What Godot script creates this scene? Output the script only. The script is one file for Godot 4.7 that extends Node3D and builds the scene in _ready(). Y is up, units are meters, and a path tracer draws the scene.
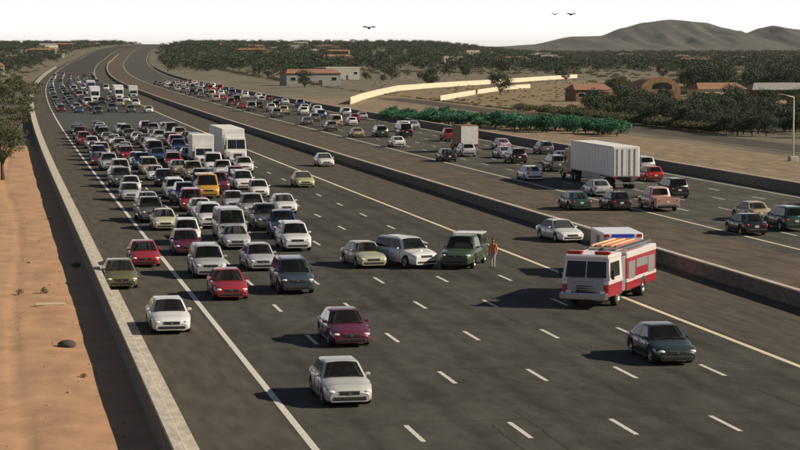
extends Node3D
# Freeway seen from a camera pole: x runs across the road to the right, -z runs along it, y is up, metres.

const CAM_H := 12.84
const FOCAL := 2163.0            # in pixels of an 800 x 450 picture
const PITCH := 4.563
const YAW := 10.505
const LANE := 3.66
const FIRST_LINE := 9.95         # solid line between shoulder and first lane

var rng := RandomNumberGenerator.new()
var noise := FastNoiseLite.new()
var names := {}
var M := {}
var protos := {}
var paints := {}
var meshes := {}

# ------------------------------------------------------------------ ground shape
func bend(s: float) -> float:
	var d: float = max(0.0, s - 200.0)
	return 2.0e-5 * d * d if d < 2600.0 else 2.0e-5 * 2600.0 * 2600.0 + (d - 2600.0) * 0.104

func bend_angle(s: float) -> float:
	return atan(4.0e-5 * clamp(s - 200.0, 0.0, 2600.0))

func terr(x: float, s: float) -> float:
	var t: float = clamp((s - 900.0) / 3100.0, 0.0, 1.0)
	var right: float = clamp((x / max(s, 1.0) - 0.19) / 0.07, 0.0, 1.0)
	var h: float = lerp(27.0, 9.0, right * right * (3.0 - 2.0 * right)) * t * t * (3.0 - 2.0 * t)
	if s > 1200.0:
		h += noise.get_noise_2d(x * 0.05, s * 0.05) * 3.0 * clamp((s - 1200.0) / 1200.0, 0.0, 1.0)
	return h

func earth(x: float, s: float) -> float:
	# bare earth beside the barrier: lumps and a pair of wheel ruts
	var edge: float = clamp((4.6 - x) / 2.0, 0.0, 1.0)
	var y := 0.01 + edge * (0.12 + 0.12 * noise.get_noise_2d(x * 9.0, s * 5.0) + 0.025 * noise.get_noise_2d(x * 50.0, s * 30.0))
	for c in [0.9, -0.9]:
		y -= 0.07 * edge * exp(-pow((x - c - 0.4 * sin(s * 0.05)) / 0.2, 2.0))
	return max(y, 0.0)

func ground_at(u: float, v: float) -> Vector3:
	# the ground point (flat part) seen at pixel u, v of the 800 x 450 picture
	var dc := Vector3((u - 400.0) / FOCAL, -(v - 225.0) / FOCAL, -1.0)
	var b := Basis(Vector3.UP, deg_to_rad(-YAW)) * Basis(Vector3.RIGHT, deg_to_rad(-PITCH))
	var d := b * dc
	var k := CAM_H / -d.y
	return Vector3(d.x * k, 0.0, d.z * k)

func on_road(x: float, s: float) -> Vector3:
	return Vector3(x + bend(s), terr(x + bend(s), s) if s > 900.0 else 0.0, -s)

# ------------------------------------------------------------------ mesh helpers
func mb(flat := true) -> SurfaceTool:
	var st := SurfaceTool.new()
	st.begin(Mesh.PRIMITIVE_TRIANGLES)
	st.set_smooth_group(-1 if flat else 0)
	return st

func tri(st: SurfaceTool, a: Vector3, b: Vector3, c: Vector3, mid: Vector3) -> void:
	var n := (a - c).cross(a - b)
	if n.dot((a + b + c) / 3.0 - mid) < 0.0:
		st.add_vertex(a); st.add_vertex(c); st.add_vertex(b)
	else:
		st.add_vertex(a); st.add_vertex(b); st.add_vertex(c)

func quad(st: SurfaceTool, a: Vector3, b: Vector3, c: Vector3, d: Vector3, mid: Vector3) -> void:
	tri(st, a, b, c, mid)
	tri(st, a, c, d, mid)

func bx(st: SurfaceTool, c: Vector3, size: Vector3, bev := 0.02, tr := Transform3D.IDENTITY) -> void:
	var h := size * 0.5
	bev = min(bev, min(h.x, min(h.y, h.z)) * 0.6)
	var mid := tr * c
	var P := func(axis: int, s: Vector3) -> Vector3:
		var p := Vector3(s.x * (h.x - bev), s.y * (h.y - bev), s.z * (h.z - bev))
		p[axis] = s[axis] * h[axis]
		return tr * (c + p)
	for axis in 3:
		var b := (axis + 1) % 3
		var d := (axis + 2) % 3
		for sg in [-1.0, 1.0]:
			var r := []
			for k in [[-1.0, -1.0], [1.0, -1.0], [1.0, 1.0], [-1.0, 1.0]]:
				var s := Vector3.ZERO
				s[axis] = sg; s[b] = k[0]; s[d] = k[1]
				r.append(P.call(axis, s))
			quad(st, r[0], r[1], r[2], r[3], mid)
		for sb in [-1.0, 1.0]:
			for sd in [-1.0, 1.0]:
				var s0 := Vector3.ZERO
				s0[b] = sb; s0[d] = sd; s0[axis] = -1.0
				var s1 := s0
				s1[axis] = 1.0
				quad(st, P.call(b, s0), P.call(b, s1), P.call(d, s1), P.call(d, s0), mid)
	for sx in [-1.0, 1.0]:
		for sy in [-1.0, 1.0]:
			for sz in [-1.0, 1.0]:
				var s := Vector3(sx, sy, sz)
				tri(st, P.call(0, s), P.call(1, s), P.call(2, s), mid)

func tube(st: SurfaceTool, a: Vector3, b: Vector3, ra: float, rb: float, n := 8) -> void:
	var d := (b - a).normalized()
	var u := d.cross(Vector3.RIGHT if abs(d.x) < 0.8 else Vector3.UP).normalized()
	var w := d.cross(u)
	var mid := (a + b) * 0.5
	for i in n:
		var t0 := TAU * i / n
		var t1 := TAU * (i + 1) / n
		var o0 := u * cos(t0) + w * sin(t0)
		var o1 := u * cos(t1) + w * sin(t1)
		quad(st, a + o0 * ra, a + o1 * ra, b + o1 * rb, b + o0 * rb, mid)
		tri(st, a, a + o0 * ra, a + o1 * ra, mid)
		tri(st, b, b + o0 * rb, b + o1 * rb, mid)

func lathe_x(st: SurfaceTool, c: Vector3, prof: Array, n := 20) -> void:
	# profile of (x, r) spun about the x axis
	for i in n:
		var t0 := TAU * i / n
		var t1 := TAU * (i + 1) / n
		for k in prof.size() - 1:
			var p: Vector2 = prof[k]
			var q: Vector2 = prof[k + 1]
			var mid := c + Vector3((p.x + q.x) * 0.5 * 0.3, 0, 0)
			quad(st, c + Vector3(p.x, p.y * sin(t0), p.y * cos(t0)), c + Vector3(p.x, p.y * sin(t1), p.y * cos(t1)),
				c + Vector3(q.x, q.y * sin(t1), q.y * cos(t1)), c + Vector3(q.x, q.y * sin(t0), q.y * cos(t0)), mid)

func ball(st: SurfaceTool, c: Vector3, r: Vector3, n := 10) -> void:
	var m := n / 2
	var P := func(i: int, j: int) -> Vector3:
		var a := PI * j / m
		var t := TAU * i / n
		return c + Vector3(r.x * sin(a) * cos(t), r.y * cos(a), r.z * sin(a) * sin(t))
	for i in n:
		for j in m:
			quad(st, P.call(i, j), P.call(i + 1, j), P.call(i + 1, j + 1), P.call(i, j + 1), c)

func done(st: SurfaceTool) -> ArrayMesh:
	st.generate_normals()
	return st.commit()

func put(called: String, mesh: Mesh, mat: Material, parent: Node) -> MeshInstance3D:
	var o := MeshInstance3D.new()
	o.name = called if parent != self else numbered(called)
	o.mesh = mesh
	o.material_override = mat
	parent.add_child(o, true)
	return o

func part(called: String, st: SurfaceTool, mat: Material, parent: Node) -> MeshInstance3D:
	return put(called, done(st), mat, parent)

func boxpart(called: String, c: Vector3, size: Vector3, mat: Material, parent: Node, bev := 0.02) -> MeshInstance3D:
	var st := mb()
	bx(st, c, size, bev)
	return part(called, st, mat, parent)

func numbered(n: String) -> String:
	if not names.has(n):
		names[n] = 0
		return n
	names[n] += 1
	return "%s_%03d" % [n, names[n]]

func tag(o: Node, label: String, category: String, group := "") -> void:
	o.set_meta("label", label)
	o.set_meta("category", category)
	if group != "":
		o.set_meta("group", group)

func struct(o: Node) -> void:
	o.set_meta("kind", "structure")

func thing(called: String, at: Vector3, turn := 0.0) -> Node3D:
	var o := Node3D.new()
	o.name = numbered(called)
	add_child(o)
	o.position = at
	o.rotation.y = turn
	return o

# ------------------------------------------------------------------ materials
func mat(lin: Color, rough := 0.8, metal := 0.0) -> StandardMaterial3D:
	var m := StandardMaterial3D.new()
	m.albedo_color = lin.linear_to_srgb()
	m.roughness = rough
	m.metallic = metal
	return m

func noisy(lin_a: Color, lin_b: Color, scale: Vector3, rough := 0.9, freq := 0.02, seed_ := 1, bump := 0.0) -> StandardMaterial3D:
	var m := mat(Color.WHITE, rough)
	var f := FastNoiseLite.new()
	f.seed = seed_
	f.frequency = freq
	f.fractal_octaves = 5
	var t := NoiseTexture2D.new()
	t.noise = f
	t.width = 512; t.height = 512
	t.seamless = true
	var g := Gradient.new()
	g.set_color(0, lin_a.linear_to_srgb())
	g.set_color(1, lin_b.linear_to_srgb())
	t.color_ramp = g
	m.albedo_texture = t
	m.uv1_triplanar = true
	m.uv1_world_triplanar = true
	m.uv1_scale = scale
	if bump > 0.0:
		var t2 := NoiseTexture2D.new()
		t2.noise = f
		t2.width = 512; t2.height = 512
		t2.seamless = true
		t2.as_normal_map = true
		t2.bump_strength = bump
		m.normal_enabled = true
		m.normal_texture = t2
	return m

func paint(lin: Color) -> StandardMaterial3D:
	var key := lin.to_html()
	if not paints.has(key):
		var m := mat(lin, 0.32, 0.15)
		m.clearcoat_enabled = true
		m.clearcoat = 0.8
		m.clearcoat_roughness = 0.08
		paints[key] = m
	return paints[key]

func road_texture(width: float, lines: Array, period: float, base: Color, seed_: int) -> ImageTexture:
	# aggregate, wheel-worn tracks, oil drip strips, sealed joints and patches of an old carriageway
	var W := 768
	var H := 1024
	var f := FastNoiseLite.new()
	f.seed = seed_
	f.frequency = 1.0
	f.fractal_octaves = 3
	var cols := PackedFloat32Array()
	cols.resize(W)
	for i in W:
		var x := width * (i + 0.5) / W
		var v := 1.0
		for l in lines:
			var c: float = l
			v -= 0.2 * exp(-pow((x - c) / 0.38, 2.0))          # oil strip
			v += 0.06 * exp(-pow((x - c - 0.85) / 0.3, 2.0)) + 0.06 * exp(-pow((x - c + 0.85) / 0.3, 2.0))
		cols[i] = v
	var r := RandomNumberGenerator.new()
	r.seed = seed_
	# sealed cracks wandering along and across the lanes
	var seal := {}
	for k in 16:
		var cx := r.randi_range(0, W - 1)
		var cy := r.randi_range(0, H - 1)
		var along := k % 3 != 0
		for q in r.randi_range(60, 260):
			if along:
				cy = (cy + 1) % H
				if r.randf() < 0.3: cx = clampi(cx + r.randi_range(-1, 1), 0, W - 2)
			else:
				cx = clampi(cx + 1, 0, W - 2)
				if r.randf() < 0.15: cy = posmod(cy + r.randi_range(-1, 1), H)
			seal[cy * W + cx] = true
			if along: seal[cy * W + cx + 1] = true
	var data := PackedByteArray()
	data.resize(W * H * 3)
	for j in H:
		var sy := period * j / H
		var ang := TAU * j / H
		var joint := 1.0
		if (j % 146) < 2:
			joint = 0.87
		for i in W:
			var x := width * i / W
			var n1 := f.get_noise_3d(x * 0.12, cos(ang) * 2.0, sin(ang) * 2.0)
			var n2 := f.get_noise_3d(x * 1.3, cos(ang) * 6.0, sin(ang) * 6.0 + 40.0)
			var v := cols[i] * joint * (1.0 + 0.3 * n1 + 0.3 * n2) * (0.86 + 0.28 * r.randf())
			if seal.has(j * W + i): v *= 0.62
			var c := Color(base.r * v, base.g * v, base.b * v).linear_to_srgb()
			var k := (j * W + i) * 3
			data[k] = int(clamp(c.r, 0.0, 1.0) * 255.0)
			data[k + 1] = int(clamp(c.g, 0.0, 1.0) * 255.0)
			data[k + 2] = int(clamp(c.b, 0.0, 1.0) * 255.0)
	var img := Image.create_from_data(W, H, false, Image.FORMAT_RGB8, data)
	img.generate_mipmaps()
	return ImageTexture.create_from_image(img)

func make_materials() -> void:
	M.glass = mat(Color(0.012, 0.014, 0.016), 0.06)
	M.glass.metallic_specular = 0.6
	M.tyre = mat(Color(0.02, 0.02, 0.02), 0.85)
	M.rim = mat(Color(0.45, 0.45, 0.46), 0.3, 0.85)
	M.black = mat(Color(0.02, 0.02, 0.021), 0.6)
	M.under = mat(Color(0.03, 0.03, 0.03), 0.9)
	M.lamp = mat(Color(0.72, 0.72, 0.7), 0.1)
	M.red_lens = mat(Color(0.35, 0.012, 0.012), 0.15)
	M.amber_lens = mat(Color(0.7, 0.22, 0.02), 0.2)
	M.blue_lens = mat(Color(0.02, 0.05, 0.4), 0.15)
	M.chrome = mat(Color(0.6, 0.6, 0.62), 0.18, 0.95)
	M.plate = mat(Color(0.6, 0.6, 0.55), 0.5)
	M.white_box = noisy(Color(0.62, 0.62, 0.6), Color(0.76, 0.76, 0.74), Vector3(0.12, 0.12, 0.12), 0.5, 0.02, 31)
	M.grey_metal = mat(Color(0.3, 0.31, 0.32), 0.45, 0.6)
	M.line_white = noisy(Color(0.40, 0.38, 0.33), Color(0.74, 0.71, 0.64), Vector3(0.4, 0.4, 0.1), 0.7, 0.06, 5)
	M.line_yellow = noisy(Color(0.50, 0.43, 0.29), Color(0.76, 0.68, 0.52), Vector3(0.4, 0.4, 0.1), 0.7, 0.06, 6)
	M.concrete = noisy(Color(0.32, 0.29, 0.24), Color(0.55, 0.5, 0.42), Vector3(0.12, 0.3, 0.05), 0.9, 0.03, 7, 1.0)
	M.shaded_concrete = noisy(Color(0.085, 0.077, 0.064), Color(0.19, 0.17, 0.14), Vector3(0.12, 0.3, 0.05), 0.95, 0.03, 17, 1.0)  # dark tone puts the barrier's shaded face into its colour
	M.dirt = noisy(Color(0.31, 0.175, 0.092), Color(0.44, 0.26, 0.145), Vector3(0.05, 0.05, 0.05), 1.0, 0.012, 8, 1.5)
	M.median = noisy(Color(0.072, 0.06, 0.048), Color(0.14, 0.115, 0.09), Vector3(0.08, 0.08, 0.02), 1.0, 0.015, 9, 2.0)
	M.ground = noisy(Color(0.06, 0.056, 0.036), Color(0.19, 0.155, 0.10), Vector3(0.006, 0.006, 0.003), 1.0, 0.015, 10)
	M.verge = noisy(Color(0.13, 0.095, 0.058), Color(0.28, 0.20, 0.12), Vector3(0.05, 0.05, 0.03), 1.0, 0.015, 12, 2.0)
	M.shoulder = noisy(Color(0.06, 0.054, 0.045), Color(0.108, 0.097, 0.082), Vector3(0.12, 0.12, 0.02), 0.95, 0.02, 13, 0.5)
	M.rock = noisy(Color(0.03, 0.03, 0.028), Color(0.085, 0.08, 0.072), Vector3(0.002, 0.004, 0.002), 1.0, 0.02, 14)
	M.bark = noisy(Color(0.05, 0.038, 0.026), Color(0.13, 0.10, 0.07), Vector3(0.8, 0.2, 0.8), 1.0, 0.03, 15)
	M.leaf_mat = mat(Color.WHITE, 0.75)
	M.leaf_mat.vertex_color_use_as_albedo = true
	M.leaf_mat.backlight_enabled = true
	M.leaf_mat.backlight = Color(0.12, 0.15, 0.06)
	var a := mat(Color.WHITE, 0.9)
	a.albedo_texture = road_texture(29.75, [5.9, 9.55, 13.2, 16.85, 20.5, 24.15], 85.3, Color(0.063, 0.062, 0.055), 3)
	M.asphalt = a
	var b := mat(Color.WHITE, 0.9)
	b.albedo_texture = road_texture(22.0, [3.2, 6.9, 10.5, 14.2, 17.9], 85.3, Color(0.080, 0.077, 0.068), 4)
	M.asphalt_far = b
	for k in [M.asphalt, M.asphalt_far, M.shoulder, M.median]: k.metallic_specular = 0.2

# ------------------------------------------------------------------ strips along the road
func stations(s0: float, s1: float) -> Array:
	var r := [s0]
	var s := s0
	while s < s1 - 0.01:
		s = min(s1, s + (10.0 if s < 600.0 else 40.0))
		r.append(s)
	return r

func strip_mesh(xa: float, xb: float, s0: float, s1: float, y: float, uw := 1.0, ul := 1.0) -> ArrayMesh:
	var st := SurfaceTool.new()
	st.begin(Mesh.PRIMITIVE_TRIANGLES)
	var ss := stations(s0, s1)
	var P := func(x: float, s: float) -> void:
		st.set_normal(Vector3.UP)
		st.set_uv(Vector2((x - xa) / uw, s / ul))
		st.add_vertex(on_road(x, s) + Vector3(0, y + clamp((s - 900.0) * 0.0004, 0.0, 0.5), 0))
	for i in ss.size() - 1:
		var a: float = ss[i]
		var b: float = ss[i + 1]
		P.call(xa, a); P.call(xa, b); P.call(xb, b)
		P.call(xa, a); P.call(xb, b); P.call(xb, a)
	return st.commit()

func sweep(prof: Array, s0: float, s1: float) -> ArrayMesh:
	# closed profile of (x, y) carried along the road
	var st := mb()
	var ss := stations(s0, s1)
	var c := Vector2.ZERO
	for p in prof: c += p
	c /= prof.size()
	var P := func(p: Vector2, s: float) -> Vector3: return on_road(p.x, s) + Vector3(0, p.y, 0)
	for i in ss.size() - 1:
		var mid: Vector3 = (P.call(c, ss[i]) + P.call(c, ss[i + 1])) * 0.5
		for k in prof.size():
			var p: Vector2 = prof[k]
			var q: Vector2 = prof[(k + 1) % prof.size()]
			quad(st, P.call(p, ss[i]), P.call(p, ss[i + 1]), P.call(q, ss[i + 1]), P.call(q, ss[i]), mid)
	for e in [ss[0], ss[-1]]:
		var m: Vector3 = P.call(c, (ss[0] + ss[-1]) * 0.5)
		for k in prof.size():
			tri(st, P.call(c, e), P.call(prof[k], e), P.call(prof[(k + 1) % prof.size()], e), m)
	return done(st)

func barrier(x: float, label: String, s1: float, h := 0.92) -> void:
	# x: left edge of the top. Shade is painted into the dark body, sunlight into the pale cap; each length between joints is a part
	var t := thing("concrete_barrier", Vector3.ZERO)
	tag(t, label, "barrier")
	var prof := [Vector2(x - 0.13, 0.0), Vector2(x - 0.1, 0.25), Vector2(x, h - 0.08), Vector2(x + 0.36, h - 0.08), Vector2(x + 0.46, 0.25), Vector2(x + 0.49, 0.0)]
	var sunlit_top := [Vector2(x - 0.02, h - 0.08), Vector2(x - 0.02, h - 0.02), Vector2(x, h), Vector2(x + 0.36, h), Vector2(x + 0.38, h - 0.02), Vector2(x + 0.38, h - 0.08)]
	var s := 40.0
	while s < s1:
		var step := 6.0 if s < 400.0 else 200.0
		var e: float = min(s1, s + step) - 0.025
		var g := put("barrier_segment", sweep(prof, s, e), M.shaded_concrete, t)
		put("sunlit_top", sweep(sunlit_top, s, e), M.concrete, g)
		s += step

# ------------------------------------------------------------------ cars
func wheel(parent: Node, c: Vector3, r: float, w: float) -> void:
	var key := "wheel%.2f_%.2f" % [r, w]
	if not meshes.has(key):
		var st := mb(false)
		lathe_x(st, Vector3.ZERO, [Vector2(-w / 2, r * 0.62), Vector2(-w / 2, r * 0.93), Vector2(-w * 0.36, r), Vector2(w * 0.36, r), Vector2(w / 2, r * 0.93), Vector2(w / 2, r * 0.62)])
		meshes[key] = done(st)
		var st2 := mb()
		lathe_x(st2, Vector3.ZERO, [Vector2(-w * 0.44, 0.001), Vector2(-w * 0.44, r * 0.2), Vector2(-w * 0.34, r * 0.3), Vector2(-w * 0.38, r * 0.6), Vector2(-w * 0.47, r * 0.66), Vector2(w * 0.47, r * 0.66), Vector2(w * 0.38, r * 0.6), Vector2(w * 0.34, r * 0.3), Vector2(w * 0.44, r * 0.2), Vector2(w * 0.44, 0.001)], 14)
		meshes[key + "rim"] = done(st2)
	var n := Node3D.new()
	n.name = "wheel"
	parent.add_child(n, true)
	n.position = c
	put("tyre", meshes[key], M.tyre, n)
	put("rim", meshes[key + "rim"], M.rim, n)

func keyed(keys: Array, z: float) -> float:
	if z <= keys[0].x: return keys[0].y
	for i in keys.size() - 1:
		if z <= keys[i + 1].x:
			var t: float = (z - keys[i].x) / (keys[i + 1].x - keys[i].x)
			t = lerp(t, t * t * (3.0 - 2.0 * t), 0.5)
			return lerp(keys[i].y, keys[i + 1].y, t)
	return keys[-1].y

func car_proto(kind: String) -> Node3D:
	var d := {}
	match kind:
		"sedan": d = {L = 4.75, W = 1.84, H = 1.45, belt = 0.93, sill = 0.22, wb = 1.05, wt = 0.3, rt = -1.0, rb = -1.72, r = 0.33, ax = 1.4, rear = 0.96, hood = 0.78, wtop = 0.62, wbase = 0.84}
		"saloon": d = {L = 4.95, W = 1.88, H = 1.42, belt = 0.9, sill = 0.21, wb = 1.0, wt = 0.2, rt = -0.95, rb = -1.8, r = 0.34, ax = 1.45, rear = 0.93, hood = 0.74, wtop = 0.6, wbase = 0.86}
		"compact": d = {L = 4.45, W = 1.76, H = 1.5, belt = 0.95, sill = 0.22, wb = 1.12, wt = 0.42, rt = -0.95, rb = -1.55, r = 0.31, ax = 1.3, rear = 1.02, hood = 0.82, wtop = 0.63, wbase = 0.81}
		"crossover": d = {L = 4.55, W = 1.86, H = 1.63, belt = 1.03, sill = 0.26, wb = 1.12, wt = 0.4, rt = -1.7, rb = -2.15, r = 0.36, ax = 1.35, rear = 1.04, hood = 0.92, wtop = 0.66, wbase = 0.84}
		"minivan": d = {L = 5.0, W = 1.96, H = 1.76, belt = 1.04, sill = 0.22, wb = 1.55, wt = 0.72, rt = -2.2, rb = -2.42, r = 0.34, ax = 1.5, rear = 1.05, hood = 0.88, wtop = 0.74, wbase = 0.9}
		"hatchback": d = {L = 4.25, W = 1.78, H = 1.5, belt = 0.95, sill = 0.22, wb = 1.0, wt = 0.3, rt = -1.45, rb = -1.95, r = 0.32, ax = 1.3, rear = 0.95, hood = 0.82, wtop = 0.63, wbase = 0.82}
		"sport_utility": d = {L = 4.8, W = 1.94, H = 1.76, belt = 1.1, sill = 0.28, wb = 1.15, wt = 0.55, rt = -2.0, rb = -2.3, r = 0.38, ax = 1.42, rear = 1.08, hood = 0.98, wtop = 0.7, wbase = 0.88}
		"pickup": d = {L = 5.7, W = 1.98, H = 1.86, belt = 1.15, sill = 0.34, wb = 1.25, wt = 0.7, rt = -0.6, rb = -0.8, r = 0.4, ax = 1.75, rear = 1.1, hood = 1.05, wtop = 0.7, wbase = 0.9}
		"van": d = {L = 5.3, W = 2.0, H = 2.1, belt = 1.15, sill = 0.26, wb = 1.75, wt = 1.05, rt = -2.45, rb = -2.58, r = 0.36, ax = 1.55, rear = 1.12, hood = 0.98, wtop = 0.82, wbase = 0.94}
	var root := Node3D.new()
	root.name = NODE_NAMES.get(kind, kind)
	var L: float = d.L
	var hw: float = d.W / 2
	var tops := [Vector2(-L / 2, d.rear - 0.22), Vector2(-L / 2 + 0.12, d.rear - 0.03), Vector2(d.rb, d.rear + 0.01), Vector2(d.rt, d.belt), Vector2(d.wb, d.belt), Vector2(L / 2 - 0.45, d.hood), Vector2(L / 2 - 0.12, d.hood - 0.1), Vector2(L / 2, d.hood - 0.24)]
	var wide := [Vector2(-L / 2, hw * 0.84), Vector2(-L / 2 + 0.25, hw * 0.95), Vector2(-L / 2 + 0.7, hw), Vector2(L / 2 - 0.8, hw), Vector2(L / 2 - 0.3, hw * 0.94), Vector2(L / 2, hw * 0.78)]
	var zs := []
	var z0 := -L / 2 if kind != "pickup" else -0.86
	var n := int((L / 2 - z0) / 0.075)
	for i in n + 1: zs.append(lerp(z0, L / 2, float(i) / n))
	var ring := func(z: float) -> Array:
		var w := keyed(wide, z)
		var yt := keyed(tops, z)
		var yb: float = d.sill
		for zw in [d.ax, -d.ax]:
			var ar: float = d.r + 0.06
			if abs(z - zw) < ar: yb = max(yb, d.r + sqrt(ar * ar - (z - zw) * (z - zw)) * 0.98)
		yb = min(yb, yt - 0.12)
		var rr := [Vector3(w * 0.92, yb, z), Vector3(w * 0.985, yb + 0.06, z), Vector3(w, lerp(yb, yt, 0.55), z), Vector3(w * 0.975, yt - 0.09, z), Vector3(w * 0.9, yt - 0.025, z), Vector3(w * 0.5, yt + 0.012, z), Vector3(0, yt + 0.02, z)]
		var out := rr.duplicate()
		for k in range(rr.size() - 2, -1, -1):
			out.append(Vector3(-rr[k].x, rr[k].y, z))
		return out
	var st := mb(false)
	var prev: Array = ring.call(zs[0])
	var first := prev
	for i in range(1, zs.size()):
		var cur: Array = ring.call(zs[i])
		var mid := Vector3(0, 0.55, (zs[i] + zs[i - 1]) * 0.5)
		for k in cur.size():
			var k2 := (k + 1) % cur.size()
			quad(st, prev[k], prev[k2], cur[k2], cur[k], mid)
		prev = cur
	st.set_smooth_group(-1)
	for e in [first, prev]:
		var c := Vector3(0, 0.5, e[0].z)
		for k in e.size(): tri(st, c, e[k], e[(k + 1) % e.size()], Vector3(0, 0.5, 0))
	# cabin: straight pillars up to 0.86, then a rolled roof
	var B := func(t: float, zf: float, x: float) -> Vector3:
		# t: 0 belt, 1 roof; zf: 0 rear, 1 front; x: -1..1
		var zz: float = lerp(lerp(d.rb, d.rt, t), lerp(d.wb, d.wt, t), zf)
		return Vector3(x * lerp(d.wbase, d.wtop, t), lerp(d.belt - 0.02, d.H, t), zz)
	var rings := []
	for lv in [[0.0, 1.0], [0.86, 1.0], [0.95, 0.97], [0.99, 0.9], [1.0, 0.72]]:
		var r := []
		var t: float = lv[0]
		var sh: float = lv[1]
		for c in [[0.0, -1.0, 0.0, -0.86], [1.0, -1.0, 1.0, -0.86], [1.0, 1.0, 1.0, 0.86], [0.0, 1.0, 0.0, 0.86]]:
			var f0: float = 0.5 + (c[0] - 0.5) * sh
			var f1: float = 0.5 + (clamp(c[0], 0.035, 0.965) - 0.5) * sh
			var a: Vector3 = B.call(t, f1, c[1] * sh)
			var b: Vector3 = B.call(t, f0, c[3] * sh)
			if (c[0] == 0.0) == (c[1] < 0.0): r.append(b); r.append(a)
			else: r.append(a); r.append(b)
		rings.append(r)
	st.set_smooth_group(0)
	for i in rings.size() - 1:
		for k in 8:
			var k2 := (k + 1) % 8
			quad(st, rings[i][k], rings[i][k2], rings[i + 1][k2], rings[i + 1][k], Vector3(0, d.belt, (d.wt + d.rt) / 2))
	for k in 8: tri(st, Vector3(0, d.H + 0.012, (d.wt + d.rt) / 2), rings[-1][k], rings[-1][(k + 1) % 8], Vector3(0, d.belt, 0))
	var body := part("body", st, null, root)
	var cen := Vector3(0, d.belt + 0.2, (d.wt + d.rt) / 2)
	var pane := func(called: String, pts: Array, off: Vector3, bow := 0.0) -> void:
		var g := mb(bow == 0.0)
		for k in pts.size(): pts[k] += off
		var ns := 8 if bow > 0.0 else 1
		var dir := off.normalized()
		for k in ns:
			var a := float(k) / ns
			var b := float(k + 1) / ns
			var oa := dir * bow * (1.0 - pow(2.0 * a - 1.0, 2.0))
			var ob := dir * bow * (1.0 - pow(2.0 * b - 1.0, 2.0))
			var q0: Vector3 = pts[0].lerp(pts[1], a) + oa
			var q1: Vector3 = pts[0].lerp(pts[1], b) + ob
			var q2: Vector3 = pts[3].lerp(pts[2], b) + ob
			var q3: Vector3 = pts[3].lerp(pts[2], a) + oa
			quad(g, q0, q1, q2, q3, cen)
			quad(g, q0, q1, q1 - ob - off * 1.6, q0 - oa - off * 1.6, cen)
			quad(g, q3, q2, q2 - ob - off * 1.6, q3 - oa - off * 1.6, cen)
		part(called, g, M.glass, root)
	pane.call("windscreen", [B.call(0.03, 1.0, -0.9), B.call(0.03, 1.0, 0.9), B.call(0.88, 1.0, 0.87), B.call(0.88, 1.0, -0.87)], Vector3(0, 0.012, 0.014), 0.07)
	pane.call("rear_window", [B.call(0.16, 0.0, -0.8), B.call(0.16, 0.0, 0.8), B.call(0.82, 0.0, 0.78), B.call(0.82, 0.0, -0.78)], Vector3(0, 0.012, -0.014), 0.05)
	for sx in [-1.0, 1.0]:
		var o := Vector3(0.014 * sx, 0.008, 0)
		var cuts := [[0.09, 0.48], [0.53, 0.93]]
		if kind == "pickup": cuts = [[0.1, 0.44], [0.5, 0.93]]
		if kind == "van": cuts = [[0.06, 0.34], [0.38, 0.66], [0.7, 0.94]]
		if kind == "minivan": cuts = [[0.05, 0.27], [0.3, 0.58], [0.62, 0.92]]
		if kind == "sport_utility": cuts = [[0.06, 0.27], [0.3, 0.6], [0.64, 0.94]]
		for c in cuts:
			pane.call("side_window", [B.call(0.08, c[0] - 0.01, sx), B.call(0.08, c[1] + 0.015, sx), B.call(0.85, c[1] + 0.01, sx), B.call(0.85, c[0] - 0.01, sx)], o)
		for zw in [d.ax, -d.ax]:
			wheel(root, Vector3(sx * (hw - 0.12), d.r, zw), d.r, 0.22)
		var hl := mb(false)
		ball(hl, Vector3(sx * hw * 0.7, d.hood - 0.2, L / 2 - 0.17), Vector3(0.19, 0.07, 0.17))
		part("headlight", hl, M.lamp, root)
		var tl := mb(false)
		ball(tl, Vector3(sx * hw * 0.74, d.rear - 0.2, -L / 2 + 0.08), Vector3(0.17, 0.09 if kind != "van" else 0.2, 0.1))
		part("tail_light", tl, M.red_lens, root)
		# shut lines and handles of the doors, sill cladding
		for zz in [d.wb - 0.25, (d.wb + d.rb) * 0.5 + 0.1, d.rb + 0.45]:
			var seam := mb()
			bx(seam, Vector3(sx * (hw - 0.004), (d.sill + d.belt) / 2 + 0.06, zz), Vector3(0.02, d.belt - d.sill - 0.3, 0.018), 0.002)
			part("door_gap", seam, M.under, root)
		for zz in [(d.wb + d.rb) * 0.5 + 0.28, d.rb + 0.62]:
			boxpart("door_handle", Vector3(sx * (hw + 0.003), d.belt - 0.16, zz), Vector3(0.035, 0.035, 0.17), M.chrome, root, 0.01)
		boxpart("sill", Vector3(sx * (hw - 0.05), d.sill + 0.02, 0), Vector3(0.1, 0.1, (d.ax - d.r) * 2.0 - 0.14), M.black, root, 0.03)
		if kind in ["sport_utility", "minivan", "crossover"]:
			var rk := mb()
			bx(rk, Vector3(sx * (d.wtop - 0.1), d.H + 0.035, (d.wt + d.rt) / 2), Vector3(0.04, 0.035, (d.wt - d.rt) * 0.75), 0.01)
			part("roof_rail", rk, M.rim, root)
		var wp := mb()
		tube(wp, B.call(0.07, 1.0, sx * 0.5 - 0.3) + Vector3(0, 0.03, 0.09), B.call(0.12, 1.0, sx * 0.5 + 0.3) + Vector3(0, 0.03, 0.08), 0.012, 0.008, 5)
		part("wiper", wp, M.black, root)
		var fg := mb(false)
		ball(fg, Vector3(sx * hw * 0.66, d.sill + 0.14, L / 2 - 0.06), Vector3(0.07, 0.05, 0.07), 8)
		part("fog_light", fg, M.lamp, root)
		var mr := mb()
		bx(mr, Vector3(sx * (hw + 0.02), d.belt + 0.05, d.wb - 0.42), Vector3(0.2, 0.12, 0.1), 0.04)
		part("mirror", mr, null, root)
	var gr := mb()
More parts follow.
